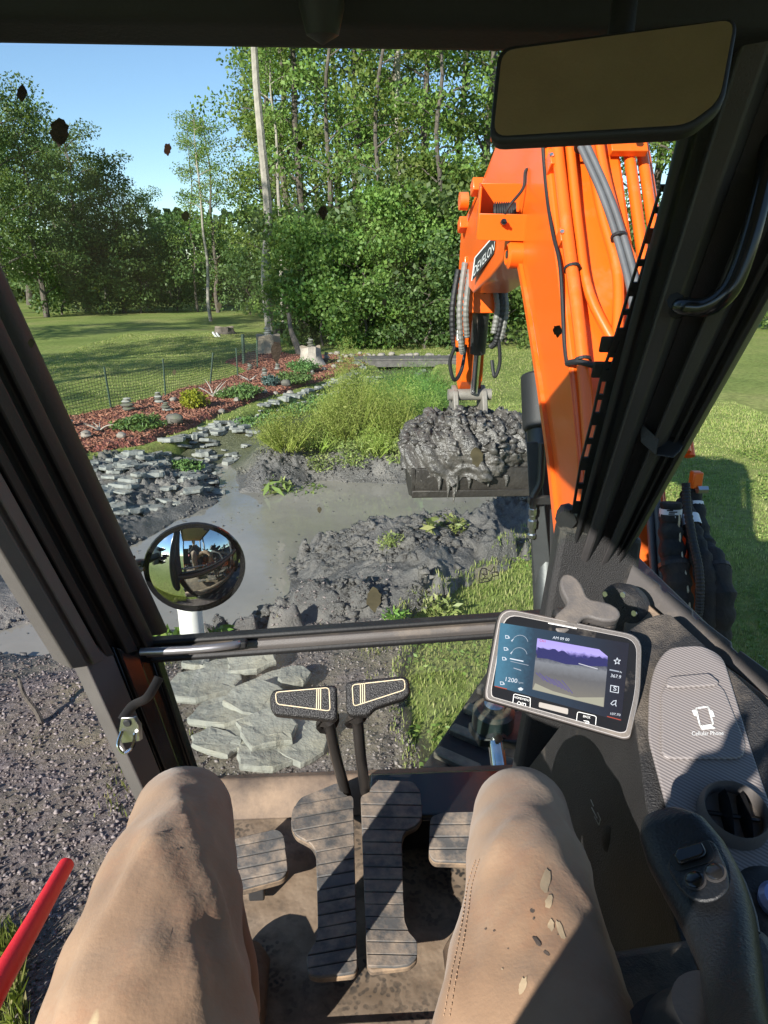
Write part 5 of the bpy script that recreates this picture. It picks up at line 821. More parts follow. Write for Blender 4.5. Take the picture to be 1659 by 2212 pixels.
# ================================================================ FLOOR, PEDALS, LEVERS
FZ = 1.25
def floor_mat():
    m, t, b = nodes('dusty_floor_mat'); co = N(t, 'ShaderNodeTexCoord').outputs['Object']; vo = N(t, 'ShaderNodeTexVoronoi', feature='SMOOTH_F1'); vo.inputs['Scale'].default_value = 115; t.links.new(co, vo.inputs['Vector']); n1 = noise(t, co, 5, 7, .65)
    f = ramp(t, n1.outputs[0], [(.40, (0, 0, 0)), (.56, (1, 1, 1))]); hx = ramp(t, vo.outputs['Distance'], [(.25, (0, 0, 0)), (.45, (1, 1, 1))]); mx = N(t, 'ShaderNodeMath', operation='MAXIMUM'); t.links.new(f.outputs[0], mx.inputs[0]); hm = N(t, 'ShaderNodeMath', operation='MULTIPLY'); t.links.new(hx.outputs[0], hm.inputs[0]); hm.inputs[1].default_value = .7; t.links.new(hm.outputs[0], mx.inputs[1])
    dst = ramp(t, noise(t, co, 16, 6).outputs[0], [(.3, (.20, .14, .09)), (.7, (.38, .285, .20))]); t.links.new(mixc(t, mx.outputs[0], (.03, .028, .026), dst.outputs[0]), b.inputs['Base Color']); b.inputs['Roughness'].default_value = .85; bumpn(t, b, vo.outputs['Distance'], .3, .002); return m
M_FLOOR = floor_mat(); M_TREAD = mat('worn_tread_rubber', (.09, .088, .086), .65, 0, .3, 14, .4, 70, dust=(.38, .29, .21), damt=.5, dscale=22); M_PEDB = mat('dusty_pedal_base', (.06, .05, .042), .8, 0, .3, 20, dust=(.42, .29, .18), damt=.75, dscale=18)
MB().box((-.02, .78, FZ-.02), (.86, 1.10, .04)).build('floor', M_FLOOR, EX); MB().box((.10, .56, FZ+.006), (.62, .45, .012)).build('floor_mat_step', M_FLOOR, EX, bevel=.004)
MB().prism([Vector((-.46, y, z)) for y, z in ((1.33, 1.24), (1.33, 1.305), (1.30, 1.315), (1.27, 1.30), (1.24, 1.25))], (.92, 0, 0)).build('front_sill', mat('dusty_sill', (.10, .075, .06), .7, 0, .25, 8, .3, 60, dust=DUST, damt=.6), EX, bevel=.006)
MB().box((.28, 1.20, 1.30), (.5, .14, .09)).build('sill_block', M_GLOSSBLK, EX, bevel=.01)
PP = plane((0, 1.0, 1.335), (0, -.10, 1))
def pedal(name, P, bands, sl, x0, lbl):
    o = MB().prism(pxpoly(P, PP), (0, 0, -.012)).build(name, M_PEDB, EX, bevel=.003, label=lbl)
    for a, b_ in zip(bands[:-1], bands[1:]):
        Q = clip_band(P, a+1.2, b_-1.2, sl, x0)
        if len(Q) > 2: MB().prism(pxpoly(Q, PP), (0, 0, .006)).build('tread', M_TREAD, o, bevel=.0015)
    return o
PL_ = roundpoly([(629, 1775), (633, 1752), (650, 1728), (731, 1695), (738, 1712), (744, 1722), (763, 1725), (772, 2096), (764, 2107), (688, 2114), (666, 2108), (662, 2072), (683, 2037), (687, 2004), (683, 1845), (672, 1826), (640, 1809), (630, 1793)], 8, 3)
pl1 = pedal('travel_pedal', PL_, [1690]+[1733+i*27.5 for i in range(15)], -.18, 700, 'left ribbed travel pedal')
PR_ = roundpoly([(805, 1689), (893, 1693), (908, 1715), (912, 1770), (901, 1786), (875, 1799), (868, 1819), (873, 1993), (881, 2015), (901, 2037), (901, 2074), (883, 2089), (801, 2099), (793, 2088), (779, 1724), (799, 1716)], 8, 3)
pl2 = pedal('travel_pedal', PR_, [1685]+[1716+i*27.0 for i in range(15)], .02, 850, 'right ribbed travel pedal')
PP2 = plane((-.2, 1.1, 1.325), (.05, -.25, 1)); PPo = PP
PP = PP2; fr = pedal('foot_rest', roundpoly([(480, 1822), (598, 1795), (613, 1806), (623, 1884), (610, 1901), (485, 1935)], 10, 3), [1780, 1823, 1848, 1873, 1898, 1925, 1960], -.2, 560, 'left ribbed foot rest')
PP = plane((.2, 1.1, 1.33), (-.05, -.25, 1)); pedal('foot_rest', roundpoly([(940, 1760), (1060, 1757), (1060, 1868), (937, 1864), (926, 1850), (929, 1775)], 9, 3), [1755, 1785, 1812, 1838, 1880], -.01, 1000, 'right ribbed foot rest'); PP = PPo
MB().box(aty(555, 1925, 1.03), (.03, .02, .03)).build('foot_rest_bracket', M_DARKMET, EX, bevel=.003)
HP = plane(aty(735, 1510, 1.12), (0, -.72, .70)); M_HANDLE = mat('lever_grip', (.016, .015, .015), .34, 0, .2, 10, .7, 380, spec=.6)
def lever(P, insetP, lines, stem, lbl):
    o = MB().prism(pxpoly(roundpoly(P, 12, 4), HP), HP[1]*-.032).build('travel_lever', M_HANDLE, EX, bevel=.008, seg=4, label=lbl)
    line_px(roundpoly(insetP, 8, 4), 1.9, HP, .0006, 'grip_line', M_CREAM, o, True)
    for a, b_ in lines: line_px([a, b_], 1.9, HP, .0006, 'grip_line', M_CREAM, o)
    S = spline(stem, 5); MB().tube(S, [.026 if i < 2 else max(.0115, .024-.003*i) for i in range(len(S))], 12).build('stem', mat('stem_'+lbl[:4], (.055, .05, .047), .3, .6, .2, 12, dust=DUST, damt=.2), o, True)
z5 = lambda X_, Y_: (464.5+.37*X_, 1393.6+.37*Y_)
lever([z5(*q) for q in ((340, 258), (690, 230), (712, 245), (716, 425), (690, 442), (345, 408), (322, 370), (318, 300))], [z5(*q) for q in ((352, 275), (665, 248), (672, 385), (360, 345))], [(z5(595, 256), z5(592, 375)), (z5(606, 255), z5(604, 377)), (z5(617, 254), z5(616, 378))], [aty(707, 1555, 1.125)-HP[1]*.02, aty(712, 1570, 1.14), aty(727, 1640, 1.175), aty(745, 1705, 1.205), aty(750, 1728, 1.21)], 'left black travel lever with cream outlined grip')
lever([z5(*q) for q in ((763, 222), (790, 208), (1095, 178), (1132, 195), (1142, 280), (1112, 312), (935, 368), (900, 412), (790, 414), (766, 385))], [z5(*q) for q in ((800, 232), (1105, 198), (1110, 260), (808, 358))], [(z5(848, 226), z5(850, 342)), (z5(860, 225), z5(862, 338)), (z5(872, 223), z5(874, 334))], [aty(770, 1548, 1.125)-HP[1]*.02, aty(773, 1565, 1.14), aty(780, 1640, 1.175), aty(788, 1700, 1.205), aty(790, 1720, 1.21)], 'right black travel lever with cream outlined grip')
# red safety lever
MB().tube([aty(-60, 2240, .40), aty(0, 2120, .45), aty(75, 1990, .53), aty(143, 1868, .62)], [.0105, .0105, .0095, .0085], 14).lathe([(.0085, 0), (.006, .004), (.002, .006)], aty(143, 1868, .62), ray(149, 1856)*0+Vector((.03, .25, .13)), 14).build('safety_lever', mat('red_grip', (.72, .02, .035), .5, 0, .05, 20, .1, 200), EX, True)

# ================================================================ CONSOLE, MONITOR, JOYSTICK
PC = plane((.45, .7, 1.877), (-.06, -.33, 1)); NC = PC[1]
top = [(1345, 1370), (1400, 1332), (1445, 1322), (1530, 1400), (1640, 1505), (1720, 1590), (1780, 1900), (1800, 2330), (1540, 2330), (1490, 2100), (1425, 1880), (1392, 1720), (1372, 1560), (1350, 1460)]
con = MB().prism(pxpoly(roundpoly(top, 18, 3), PC), NC*-.05).build('side_console', M_LEATHER, EX, bevel=.008, seg=3)
inn = pxpoly([(1350, 1420), (1372, 1560), (1392, 1720), (1425, 1880), (1490, 2100), (1540, 2330)], PC, -.004); low = [Vector((.33, 1.24, 1.27)), Vector((.33, 1.02, 1.27)), Vector((.325, .80, 1.27)), Vector((.32, .62, 1.27)), Vector((.30, .42, 1.27)), Vector((.28, .25, 1.27))]
mid = [a.lerp(b_, .35)+Vector((-.012, 0, .0)) for a, b_ in zip(inn, low)]; MB().loft([inn, mid, low], False, False).build('console_side', M_LEATHER, con, True)
MB().prism([Vector((.34, 1.20, 1.27)), Vector((.56, 1.20, 1.27)), Vector((.56, 1.20, 1.92)), Vector((.40, 1.20, 1.95))], (0, .05, 0)).build('console_front', M_LEATHER, con, bevel=.01)
gi = roundpoly([(1412, 1445), (1440, 1405), (1515, 1400), (1560, 1425), (1625, 1640), (1665, 1760), (1700, 1960), (1700, 2330), (1560, 2330), (1545, 2000), (1470, 1880), (1440, 1760), (1398, 1600), (1400, 1500)], 22, 4)
def rib_mat():
    m, t, b = nodes('ribbed_grey_plastic'); co = N(t, 'ShaderNodeTexCoord').outputs['Object']; wv = N(t, 'ShaderNodeTexWave', bands_direction='DIAGONAL'); wv.inputs['Scale'].default_value = 95; t.links.new(co, wv.inputs['Vector'])
    c = ramp(t, wv.outputs['Fac'], [(.2, (.17, .15, .145)), (.8, (.29, .26, .25))]); t.links.new(c.outputs[0], b.inputs['Base Color']); b.inputs['Roughness'].default_value = .5; bumpn(t, b, wv.outputs['Fac'], .35, .001); return m
M_RIB = rib_mat(); ins = MB().prism(pxpoly(gi, PC, .001), NC*.006).build('console_insert', M_RIB, con, bevel=.004, seg=3)
cp = roundpoly([(1425, 1505), (1440, 1482), (1535, 1480), (1560, 1500), (1607, 1620), (1600, 1645), (1585, 1650), (1440, 1650), (1425, 1640)], 12, 4); tray = MB().prism(pxpoly(cp, PC, .0075), NC*.004).build('phone_pad', M_RIB, ins, bevel=.003, seg=2)
MB().prism(pxpoly(roundpoly([(1432, 1500), (1436, 1478), (1525, 1470), (1548, 1490), (1540, 1497), (1450, 1502)], 8, 4), PC, .012), NC*.004).build('pad_ridge', M_RIB, ins, bevel=.002)
ph = [(1497, 1545), (1524, 1541), (1535, 1580), (1507, 1584)]; line_px(roundpoly(ph, 5, 4), 3.4, PC, .0135, 'phone_icon', M_WHITEPRINT, tray, True)
for q in ([(1489, 1549), (1500, 1547), (1504, 1562), (1494, 1561)], [(1524, 1546), (1534, 1551), (1538, 1563), (1529, 1562)], [(1507, 1586), (1531, 1582), (1540, 1588), (1511, 1591)]): MB().prism(pxpoly(q, PC, .0135), NC*.0004).build('phone_icon', M_WHITEPRINT, tray)
text_px('Cellular Phone', (1489, 1603), (1557, 1602), 9, PC, .0135, 'phone_lettering', M_WHITEPRINT, tray)
# air vents
def vent(px, py, pl, r_, name='air_vent', tilt=.9):
    c = onp(px, py, pl); n = pl[1]; v = MB().lathe([(r_*1.22, .0), (r_*1.2, .012), (r_*1.08, .018), (r_, .012), (r_*.97, -.02), (r_*.97, -.03)], c, n, 40).build(name, M_GREYTRIM, con, True); MB().lathe([(r_*.96, -.028), (.001, -.0285)], c, n, 32).build('vent_well', M_BLACKPRINT, v)
    a = Vector((.25, 1, 0)); a = (a-n*a.dot(n)).normalized(); b_ = n.cross(a)
    for s_ in (-.42, .2): MB().loft([[c+b_*(r_*s_)+a*(r_*u*.9)+n*(.012+.008*(1-u*u))+b_*.006*e+n*(-.02 if e else 0) for e in (0, 1)] +[c+b_*(r_*s_-.006)+a*(r_*u*.9)+n*(-.012)] for u in np.linspace(-.95, .95, 9)]).build('vane', M_GLOSSBLK, v, True)
    MB().tube([c-b_*r_*.9+n*.002, c+b_*r_*.9+n*.002], .0025, 6).build('vane_link', M_GLOSSBLK, v, True)
vent(1582, 1765, (PC[0]+NC*.008, NC), .030)
pv = plane(aty(1262, 1637, 1.02), (-.85, -.45, .25)); vent(1262, 1637, pv, .032)
# sill comb plate at the right window
ct = [(1366, 1218), (1424, 1262), (1425, 1272), (1436, 1281), (1440, 1276), (1493, 1318), (1494, 1329), (1504, 1340), (1509, 1334), (1577, 1386), (1578, 1397), (1593, 1411), (1598, 1405), (1700, 1480), (1690, 1530), (1600, 1460), (1533, 1412), (1461, 1354), (1351, 1262)]
SPn = plane((.545, 1.0, 1.9), (-.85, -.25, .5)); MB().prism(pxpoly(ct, SPn), SPn[1]*-.006).build('sill_comb', M_GREYTRIM, con, bevel=.0015)
MB().prism(pxpoly([(1351, 1258), (1461, 1352), (1533, 1409), (1600, 1456), (1720, 1550), (1700, 1590), (1590, 1470), (1450, 1350), (1400, 1335), (1345, 1380)], plane((.50, 1.0, 1.90), (-.5, -.3, .8)), -.005), (0, 0, -.02)).build('sill_ledge', mat('dusty_ledge', (.06, .05, .042), .8, 0, .3, 10, .6, 200, dust=DUST, damt=.75), con, bevel=.003)
# monitor
MC = aty(1215, 1458, .76); MP = plane(MC, (-.14, -.80, .58)); NM = MP[1]
oc = roundpoly([(1078, 1309), (1388, 1373), (1384, 1500), (1362, 1598), (1348, 1600), (1046, 1512), (1045, 1495)], 34, 5)
mon = MB().prism(pxpoly(oc, MP), NM*-.034).build('monitor', M_BLACKP, EX, bevel=.005, seg=3)
bz = lambda g: [(x+(1215-x)*g, y+(1458-y)*g*1.35) for x, y in oc]
MB().prism(pxpoly(bz(.012), MP, .0005), NM*.004).build('bezel', mat('bezel_grey', (.16, .14, .13), .4, .2, .1, 20, dust=DUST, damt=.2), mon, bevel=.002); MB().prism(pxpoly(bz(.030), MP, .004), NM*.0015).build('bezel_rim', mat('bezel_silver', (.55, .52, .50), .3, .5), mon); MB().prism(pxpoly(bz(.040), MP, .005), NM*.002).build('bezel', M_GREYTRIM, mon); MB().prism(pxpoly(bz(.085), MP, .0065), NM*.0015).build('bezel_rim', mat('bezel_silver2', (.6, .57, .55), .3, .5), mon)
M_SCRB = mat('screen_black', (.012, .013, .016), .13, 0, .1, 8, dust=(.2, .17, .14), damt=.22, dscale=14); MB().prism(pxpoly(bz(.095), MP, .0075), NM*.0015).build('screen_glass', M_SCRB, mon)
mz = lambda X_, Y_: (1028.6+.38*X_, 1227.7+.38*Y_)          # zoom crop coordinates -> photo
def emis(name, ca, cb, st, axis_vec=None, p0=None, p1=None):
    m, t, b = nodes(name); b.inputs['Base Color'].default_value = (.01, .01, .012, 1); b.inputs['Roughness'].default_value = .15; co = N(t, 'ShaderNodeTexCoord').outputs['Object']
    if p0 is None: b.inputs['Emission Color'].default_value = (*ca, 1)
    else:
        mp_ = N(t, 'ShaderNodeVectorMath', operation='SUBTRACT'); t.links.new(co, mp_.inputs[0]); mp_.inputs[1].default_value = p0; dp = N(t, 'ShaderNodeVectorMath', operation='DOT_PRODUCT'); t.links.new(mp_.outputs[0], dp.inputs[0]); dv = (p1-p0); dp.inputs[1].default_value = dv/dv.length_squared
        nz = noise(t, co, 220, 4); ad = N(t, 'ShaderNodeMath', operation='MULTIPLY_ADD'); t.links.new(nz.outputs[0], ad.inputs[0]); ad.inputs[1].default_value = .12; t.links.new(dp.outputs['Value'], ad.inputs[2]); t.links.new(ramp(t, ad.outputs[0], ca).outputs[0], b.inputs['Emission Color'])
    b.inputs['Emission Strength'].default_value = st; m.cycles.emission_sampling = 'NONE'; return m
scr = [mz(135, 315), mz(860, 430), mz(815, 870), mz(100, 670)]
so_ = 0.0095; scp = MB().prism(pxpoly(scr, MP, so_), NM*.0003); a_, b__ = onp(*mz(90, 500), MP), onp(*mz(850, 620), MP)
screen = scp.build('display', emis('display_sky_glare', [(0, (.03, .13, .22)), (.12, (.05, .165, .25)), (.35, (.015, .04, .07)), (1, (.008, .01, .02))], None, .8, p0=a_, p1=b__), mon)  # bluish sky glare on the left side is painted into the display glow
cam_q = [mz(343, 402), mz(690, 465), mz(738, 505), mz(738, 540), mz(716, 790), mz(314, 690)]; t0, t1 = onp(*mz(540, 425), MP), onp(*mz(515, 740), MP)
MB().prism(pxpoly(cam_q, MP, so_+.0006), NM*.0003).build('camera_picture', emis('camera_view', [(.0, (.32, .26, .62)), (.22, (.36, .31, .70)), (.30, (.02, .02, .13)), (.40, (.03, .035, .06)), (.5, (.17, .18, .20)), (.7, (.10, .10, .105)), (1, (.15, .14, .12))], None, .85, p0=t0, p1=t1), screen)
# camera picture: tree skyline, vehicle track, bumper edge
cm = lambda n_, c_, s_=.8: emis(n_, c_, None, s_); rd = random.Random(3); sky_ = [mz(343, 470)]
for k in range(24): sky_.append(mz(345+k*16.5, 455+k*2.6+rd.uniform(-7, 8)+(22 if 10 < k < 18 else 0)))
sky_ += [mz(738, 560), mz(640, 560), mz(500, 548), mz(400, 518), mz(340, 512)]; MB().prism(pxpoly(sky_, MP, so_+.0012), NM*.0002).build('picture_trees', cm('picture_tree_blue', (.018, .02, .11)), screen)
MB().prism(pxpoly([mz(330, 655), mz(430, 700), mz(560, 735), mz(716, 735), mz(714, 788), mz(316, 690)], MP, so_+.0012), NM*.0002).build('picture_bumper', cm('picture_grey', (.36, .35, .27), .7), screen); line_px([mz(575, 545), mz(680, 575)], 1.6, MP, so_+.0014, 'picture_vehicle', cm('picture_white', (.5, .5, .55)), screen)
for k in range(9): line_px([mz(335+k*18, 600+k*5+rd.uniform(-8, 8)), mz(380+k*20, 640+k*9)], 1.2, MP, so_+.0014, 'picture_track', cm('picture_violet%d' % (k % 2), (.08, .06, .26)), screen)
E_W = cm('icon_white', (.62, .66, .72), .85); E_D = cm('icon_dim', (.32, .36, .42), .8); tx = so_+.0012
for s_, a, b_, h, m in (('AM 09 00', (428, 405), (521, 419), 6, E_W), ('1200', (163, 643), (228, 654), 9, E_W), ('rpm', (233, 655), (262, 660), 5, E_D), ('CH1', (354, 420), (386, 427), 5, cm('red_text', (.5, .02, .03))), ('367.9', (754, 620), (811, 630), 7, E_W), ('h', (806, 597), (816, 599), 4, E_W), ('S', (767, 695), (786, 698), 9, E_W), ('107.70', (752, 832), (808, 840), 5, E_W)): text_px(s_, mz(*a), mz(*b_), h, MP, tx, 'display_text', m, screen)
line_px([mz(755, 667), mz(799, 675), mz(797, 710), mz(752, 702)], 1.3, MP, tx, 'icon', E_W, screen, True)
star = [mz(791+(19 if k % 2 == 0 else 8)*math.sin(math.pi*k/5), 532-(19 if k % 2 == 0 else 8)*math.cos(math.pi*k/5)) for k in range(10)]; line_px(star, 1.2, MP, tx, 'icon', E_W, screen, True)
line_px([mz(750, 580), mz(800, 590)], 2.6, MP, tx, 'icon', E_D, screen); line_px([mz(190, 517), mz(262, 532)], 2.2, MP, tx, 'gauge_bar', E_W, screen); line_px([mz(192, 532), mz(292, 555)], 1, MP, tx, 'gauge_bar', E_D, screen); line_px([mz(210, 570), mz(250, 583)], 1.8, MP, tx, 'gauge_bar', E_D, screen)
for cx, cy in ((245, 430), (240, 500)): line_px([mz(cx+45*math.cos(a), cy+45*math.sin(a)) for a in np.linspace(3.3, 6.1, 9)], 1, MP, tx, 'gauge_arc', E_D, screen); line_px([mz(cx-48, cy-12), mz(cx-38, cy-22)], 1.6, MP, tx, 'gauge_needle', E_W, screen)
for cx, cy in ((172, 395), (164, 462), (155, 517), (143, 655)): line_px([mz(cx-9, cy-8), mz(cx+7, cy-6), mz(cx+9, cy+8), mz(cx-7, cy+8)], 1.2, MP, tx, 'icon', E_W, screen, True); line_px([mz(cx+9, cy-2), mz(cx+14, cy+2), mz(cx+14, cy+8)], 1.1, MP, tx, 'icon', E_W, screen)
line_px([mz(755, 770), mz(770, 755), mz(785, 752), mz(782, 770), mz(765, 778)], 1.3, MP, tx, 'icon', E_W, screen, True); line_px([mz(780, 770), mz(785, 785)], 1.3, MP, tx, 'icon', E_W, screen); MB().prism(pxpoly([mz(233, 684), mz(250, 678), mz(264, 688), mz(255, 697), mz(240, 696)], MP, tx), NM*.0003).build('icon', E_W, screen)
line_px([mz(105, 672), mz(170, 688)], 1.6, MP, tx, 'status_line', cm('status_red', (.45, .07, .03)), screen); line_px([mz(735, 842), mz(810, 862)], 1.6, MP, tx, 'status_line', cm('status_red2', (.45, .07, .03)), screen); line_px([mz(405, 318), mz(562, 348)], 2.0, MP, .0105, 'speaker_slot', M_WHITEPRINT, mon)
pbx = lambda P: line_px([mz(*q) for q in P], 1.3, MP, .0095, 'button_outline', M_WHITEPRINT, mon)
pbx([(205, 765), (210, 720), (218, 716), (296, 735), (304, 742), (302, 790)]); pbx([(563, 865), (568, 822), (576, 817), (664, 838), (674, 846), (670, 888)]); text_px('HOME/MENU', mz(213, 738), mz(297, 758), 4.5, MP, .0095, 'button_text', M_WHITEPRINT, mon); text_px('BACK', mz(600, 846), mz(640, 855), 5, MP, .0095, 'button_text', M_WHITEPRINT, mon)
line_px([mz(229, 768), mz(239, 757), mz(250, 766), mz(246, 776), mz(233, 773)], 1.1, MP, .0095, 'button_icon', M_WHITEPRINT, mon, True); line_px([mz(252, 778), mz(258, 762)], 1, MP, .0095, 'button_icon', M_WHITEPRINT, mon); line_px([mz(262, 780), mz(263, 767), mz(277, 770), mz(276, 783)], 1.4, MP, .0095, 'button_icon', M_WHITEPRINT, mon); line_px([mz(604, 866), mz(630, 870), mz(634, 880), mz(612, 878)], 1.4, MP, .0095, 'button_icon', M_WHITEPRINT, mon)
MB().prism(pxpoly(roundpoly([mz(352, 760), mz(517, 798), mz(515, 832), mz(350, 790)], 3, 3), MP, .009), NM*.002).build('key_bar', mat('key_silver', (.36, .33, .30), .4, .3), mon, bevel=.001)
# monitor mount: three lobed knob, ball joint
kc = onp(1255, 1318, MP)+NM*-.02; kn_ = Vector((-.1, -.55, .83)).normalized(); ka = Vector((1, 0, 0)); ka = (ka-kn_*ka.dot(kn_)).normalized(); kb = kn_.cross(ka); kp = []
for k in range(48): a = 2*math.pi*k/48; r_ = .022+.026*max(0, math.cos(1.5*(a-.3)))**2*(1 if math.cos(1.5*(a-.3)) else 1); r_ = .018+.034*(.5+.5*math.cos(3*(a-1.75)))**1.6; kp.append(kc+ka*r_*math.cos(a)+kb*r_*math.sin(a))
MB().prism(kp, kn_*.018).build('clamp_knob', M_GREYTRIM, mon, bevel=.005, seg=3); MB().tube([kc-kn_*.03, kc], .02, 14).build('knob_stem', M_BLACKP, mon, True); MB().prism(pxpoly([(1200, 1305), (1330, 1310), (1345, 1340), (1330, 1375), (1200, 1335)], MP, -.05), NM*.03).build('mount_arm', M_BLACKP, mon, bevel=.008)
bj = aty(1345, 1318, 1.02); MB().lathe([(.02, -.02), (.042, -.018), (.046, 0), (.040, .016), (.03, .02)], bj, (-.75, -.5, .1), 28).build('mount_flange', M_LEATHER, mon, True)
for k in range(6): a = k*1.05; n_ = Vector((-.75, -.5, .1)).normalized(); ua = n_.orthogonal().normalized(); ub = n_.cross(ua); MB().lathe([(.005, 0), (.005, .003)], bj+n_*.017+(ua*math.cos(a)+ub*math.sin(a))*.034, n_, 8).build('bolt', M_ZINC, mon)
MB().tube([MC-NM*.03, MC-NM*.08+Vector((.03, .05, -.06)), Vector((.42, 1.14, 1.66))], .03, 12).build('monitor_bracket', M_BLACKP, mon, True)
# usb label marks on the console side
SPL = plane(aty(1300, 1760, .72), (-.95, -.1, .25)); line_px([(1282, 1728), (1288, 1742)], 1.3, SPL, .004, 'port_mark', M_WHITEPRINT, con); line_px([(1284, 1745), (1296, 1768)], 1.6, SPL, .004, 'port_mark', M_WHITEPRINT, con); line_px([(1290, 1765), (1300, 1783), (1303, 1770), (1297, 1756)], 1.2, SPL, .004, 'port_mark', M_WHITEPRINT, con)
MB().lathe([(.014, 0), (.016, .006), (.008, .008)], onp(1320, 1812, SPL), SPL[1], 14).build('socket_cap', M_BLACKP, con, True)
# key switch at the frame edge
kp_ = onp(1668, 1962, PC); MB().lathe([(.04, 0), (.04, .006), (.03, .012), (.024, .012)], kp_, NC, 28).build('key_switch', M_BLACKP, con, True); MB().lathe([(.016, .008), (.018, .02), (.014, .026)], kp_, NC, 24).build('key_barrel', mat('key_blue', (.30, .36, .62), .3, .4), con, True); text_px('O', (1636, 1966), (1644, 1966), 11, PC, .009, 'key_mark', M_WHITEPRINT, con)
# joystick
J = [(1620, 2330, .24), (1600, 2240, .285), (1588, 2160, .325), (1575, 2080, .36), (1550, 1990, .40), (1520, 1920, .43), (1488, 1860, .455), (1460, 1810, .475), (1436, 1778, .49), (1424, 1766, .492)]
JR = [(.020, .020), (.019, .019), (.020, .019), (.023, .021), (.029, .023), (.033, .025), (.034, .0255), (.030, .024), (.018, .017), (.004, .004)]
Sj = [aty(*q) for q in J]; M_JOY = mat('joystick_plastic', (.010, .011, .013), .42, 0, .15, 10, .35, 420); fine, fr_ = [], []
sp_ = spline(Sj, 5)
for i in range(len(sp_)): u = i/5; k = min(int(u), len(JR)-2); t_ = u-k; fine.append(sp_[i]); fr_.append((JR[k][0]*(1-t_)+JR[k+1][0]*t_, JR[k][1]*(1-t_)+JR[k+1][1]*t_))
ax_ = (Sj[7]-Sj[3]).normalized(); nf = (E0-Sj[6]).normalized(); nf = (nf-ax_*nf.dot(ax_)).normalized(); sd_ = nf.cross(ax_); MJ = Matrix((sd_, ax_, nf)).transposed()
def jring(p, ra, rb):
    out = []
    for k in range(32):
        t_ = 2*math.pi*k/32; cx, cy = math.cos(t_), math.sin(t_); ex = .62 if cy > 0 else .85; out.append(p+sd_*ra*math.copysign(abs(cx)**ex, cx)+nf*rb*(math.copysign(abs(cy)**ex, cy) if cy < 0 else abs(cy)**.55))
    return out
joy = MB().loft([jring(p, *r_) for p, r_ in zip(fine, fr_)]).build('joystick', M_JOY, EX, True)
jp = (Sj[6]+nf*.0257, nf)
fp = MB().prism(pxpoly(roundpoly([(1438, 1868), (1460, 1835), (1540, 1812), (1572, 1880), (1576, 1925), (1540, 1950), (1500, 1948), (1470, 1925)], 20, 4), jp, -.002), nf*.0035).build('button_panel', M_JOY, joy, bevel=.0015)
MB().prism(pxpoly(roundpoly([(1447, 1862), (1462, 1838), (1532, 1818), (1548, 1852), (1538, 1866), (1466, 1886)], 8, 4), jp, .0012), nf*.0012).build('switch_frame', M_BLACKPRINT, joy, bevel=.0004)
MB().prism(pxpoly(roundpoly([(1460, 1860), (1466, 1844), (1520, 1828), (1530, 1850), (1522, 1860), (1470, 1876)], 6, 4), jp, .002), nf*.0045).build('roller_switch', M_GLOSSBLK, joy, bevel=.0018, seg=3)
for x, y in ((1503, 1905), (1546, 1888)):
    c_ = onp(x, y, jp); MB().lathe([(.0072, .0), (.0072, .0035), (.006, .0045), (.001, .0048)], c_, nf, 24).build('push_button', M_GLOSSBLK, joy, True); MB().lathe([(.0076, .0), (.0088, .001), (.0088, .0024), (.0076, .0024)], c_, nf, 24).build('button_ring', M_DARKSHADE_TRIM, joy, True)
sm_ = [jring(p, r_[0]*1.004, r_[1])[17] for p, r_ in zip(fine[18:], fr_[18:])]; MB().tube(sm_[:-1], .0014, 6).build('grip_seam', M_GREYTRIM, joy, True)
jb = aty(1560, 2230, .31); MB().lathe([(.075, -.03), (.072, -.01), (.062, .0), (.060, .012), (.05, .012), (.048, .03), (.036, .045), (.033, .06)], jb+Vector((0, .0, -.05)), (.05, .1, 1), 28).build('boot', M_RUBBER, joy, True); MB().prism([jb+Vector(v)+Vector((0, 0, -.075)) for v in ((-.10, -.12, 0), (.10, -.12, 0), (.11, .12, 0), (-.085, .10, 0))], (0, 0, .025)).build('boot_plate', M_BLACKP, joy, bevel=.012, seg=3)
MB().box((.36, .15, 1.60), (.26, .5, .2)).build('armrest_box', M_BLACKP, EX, bevel=.02)

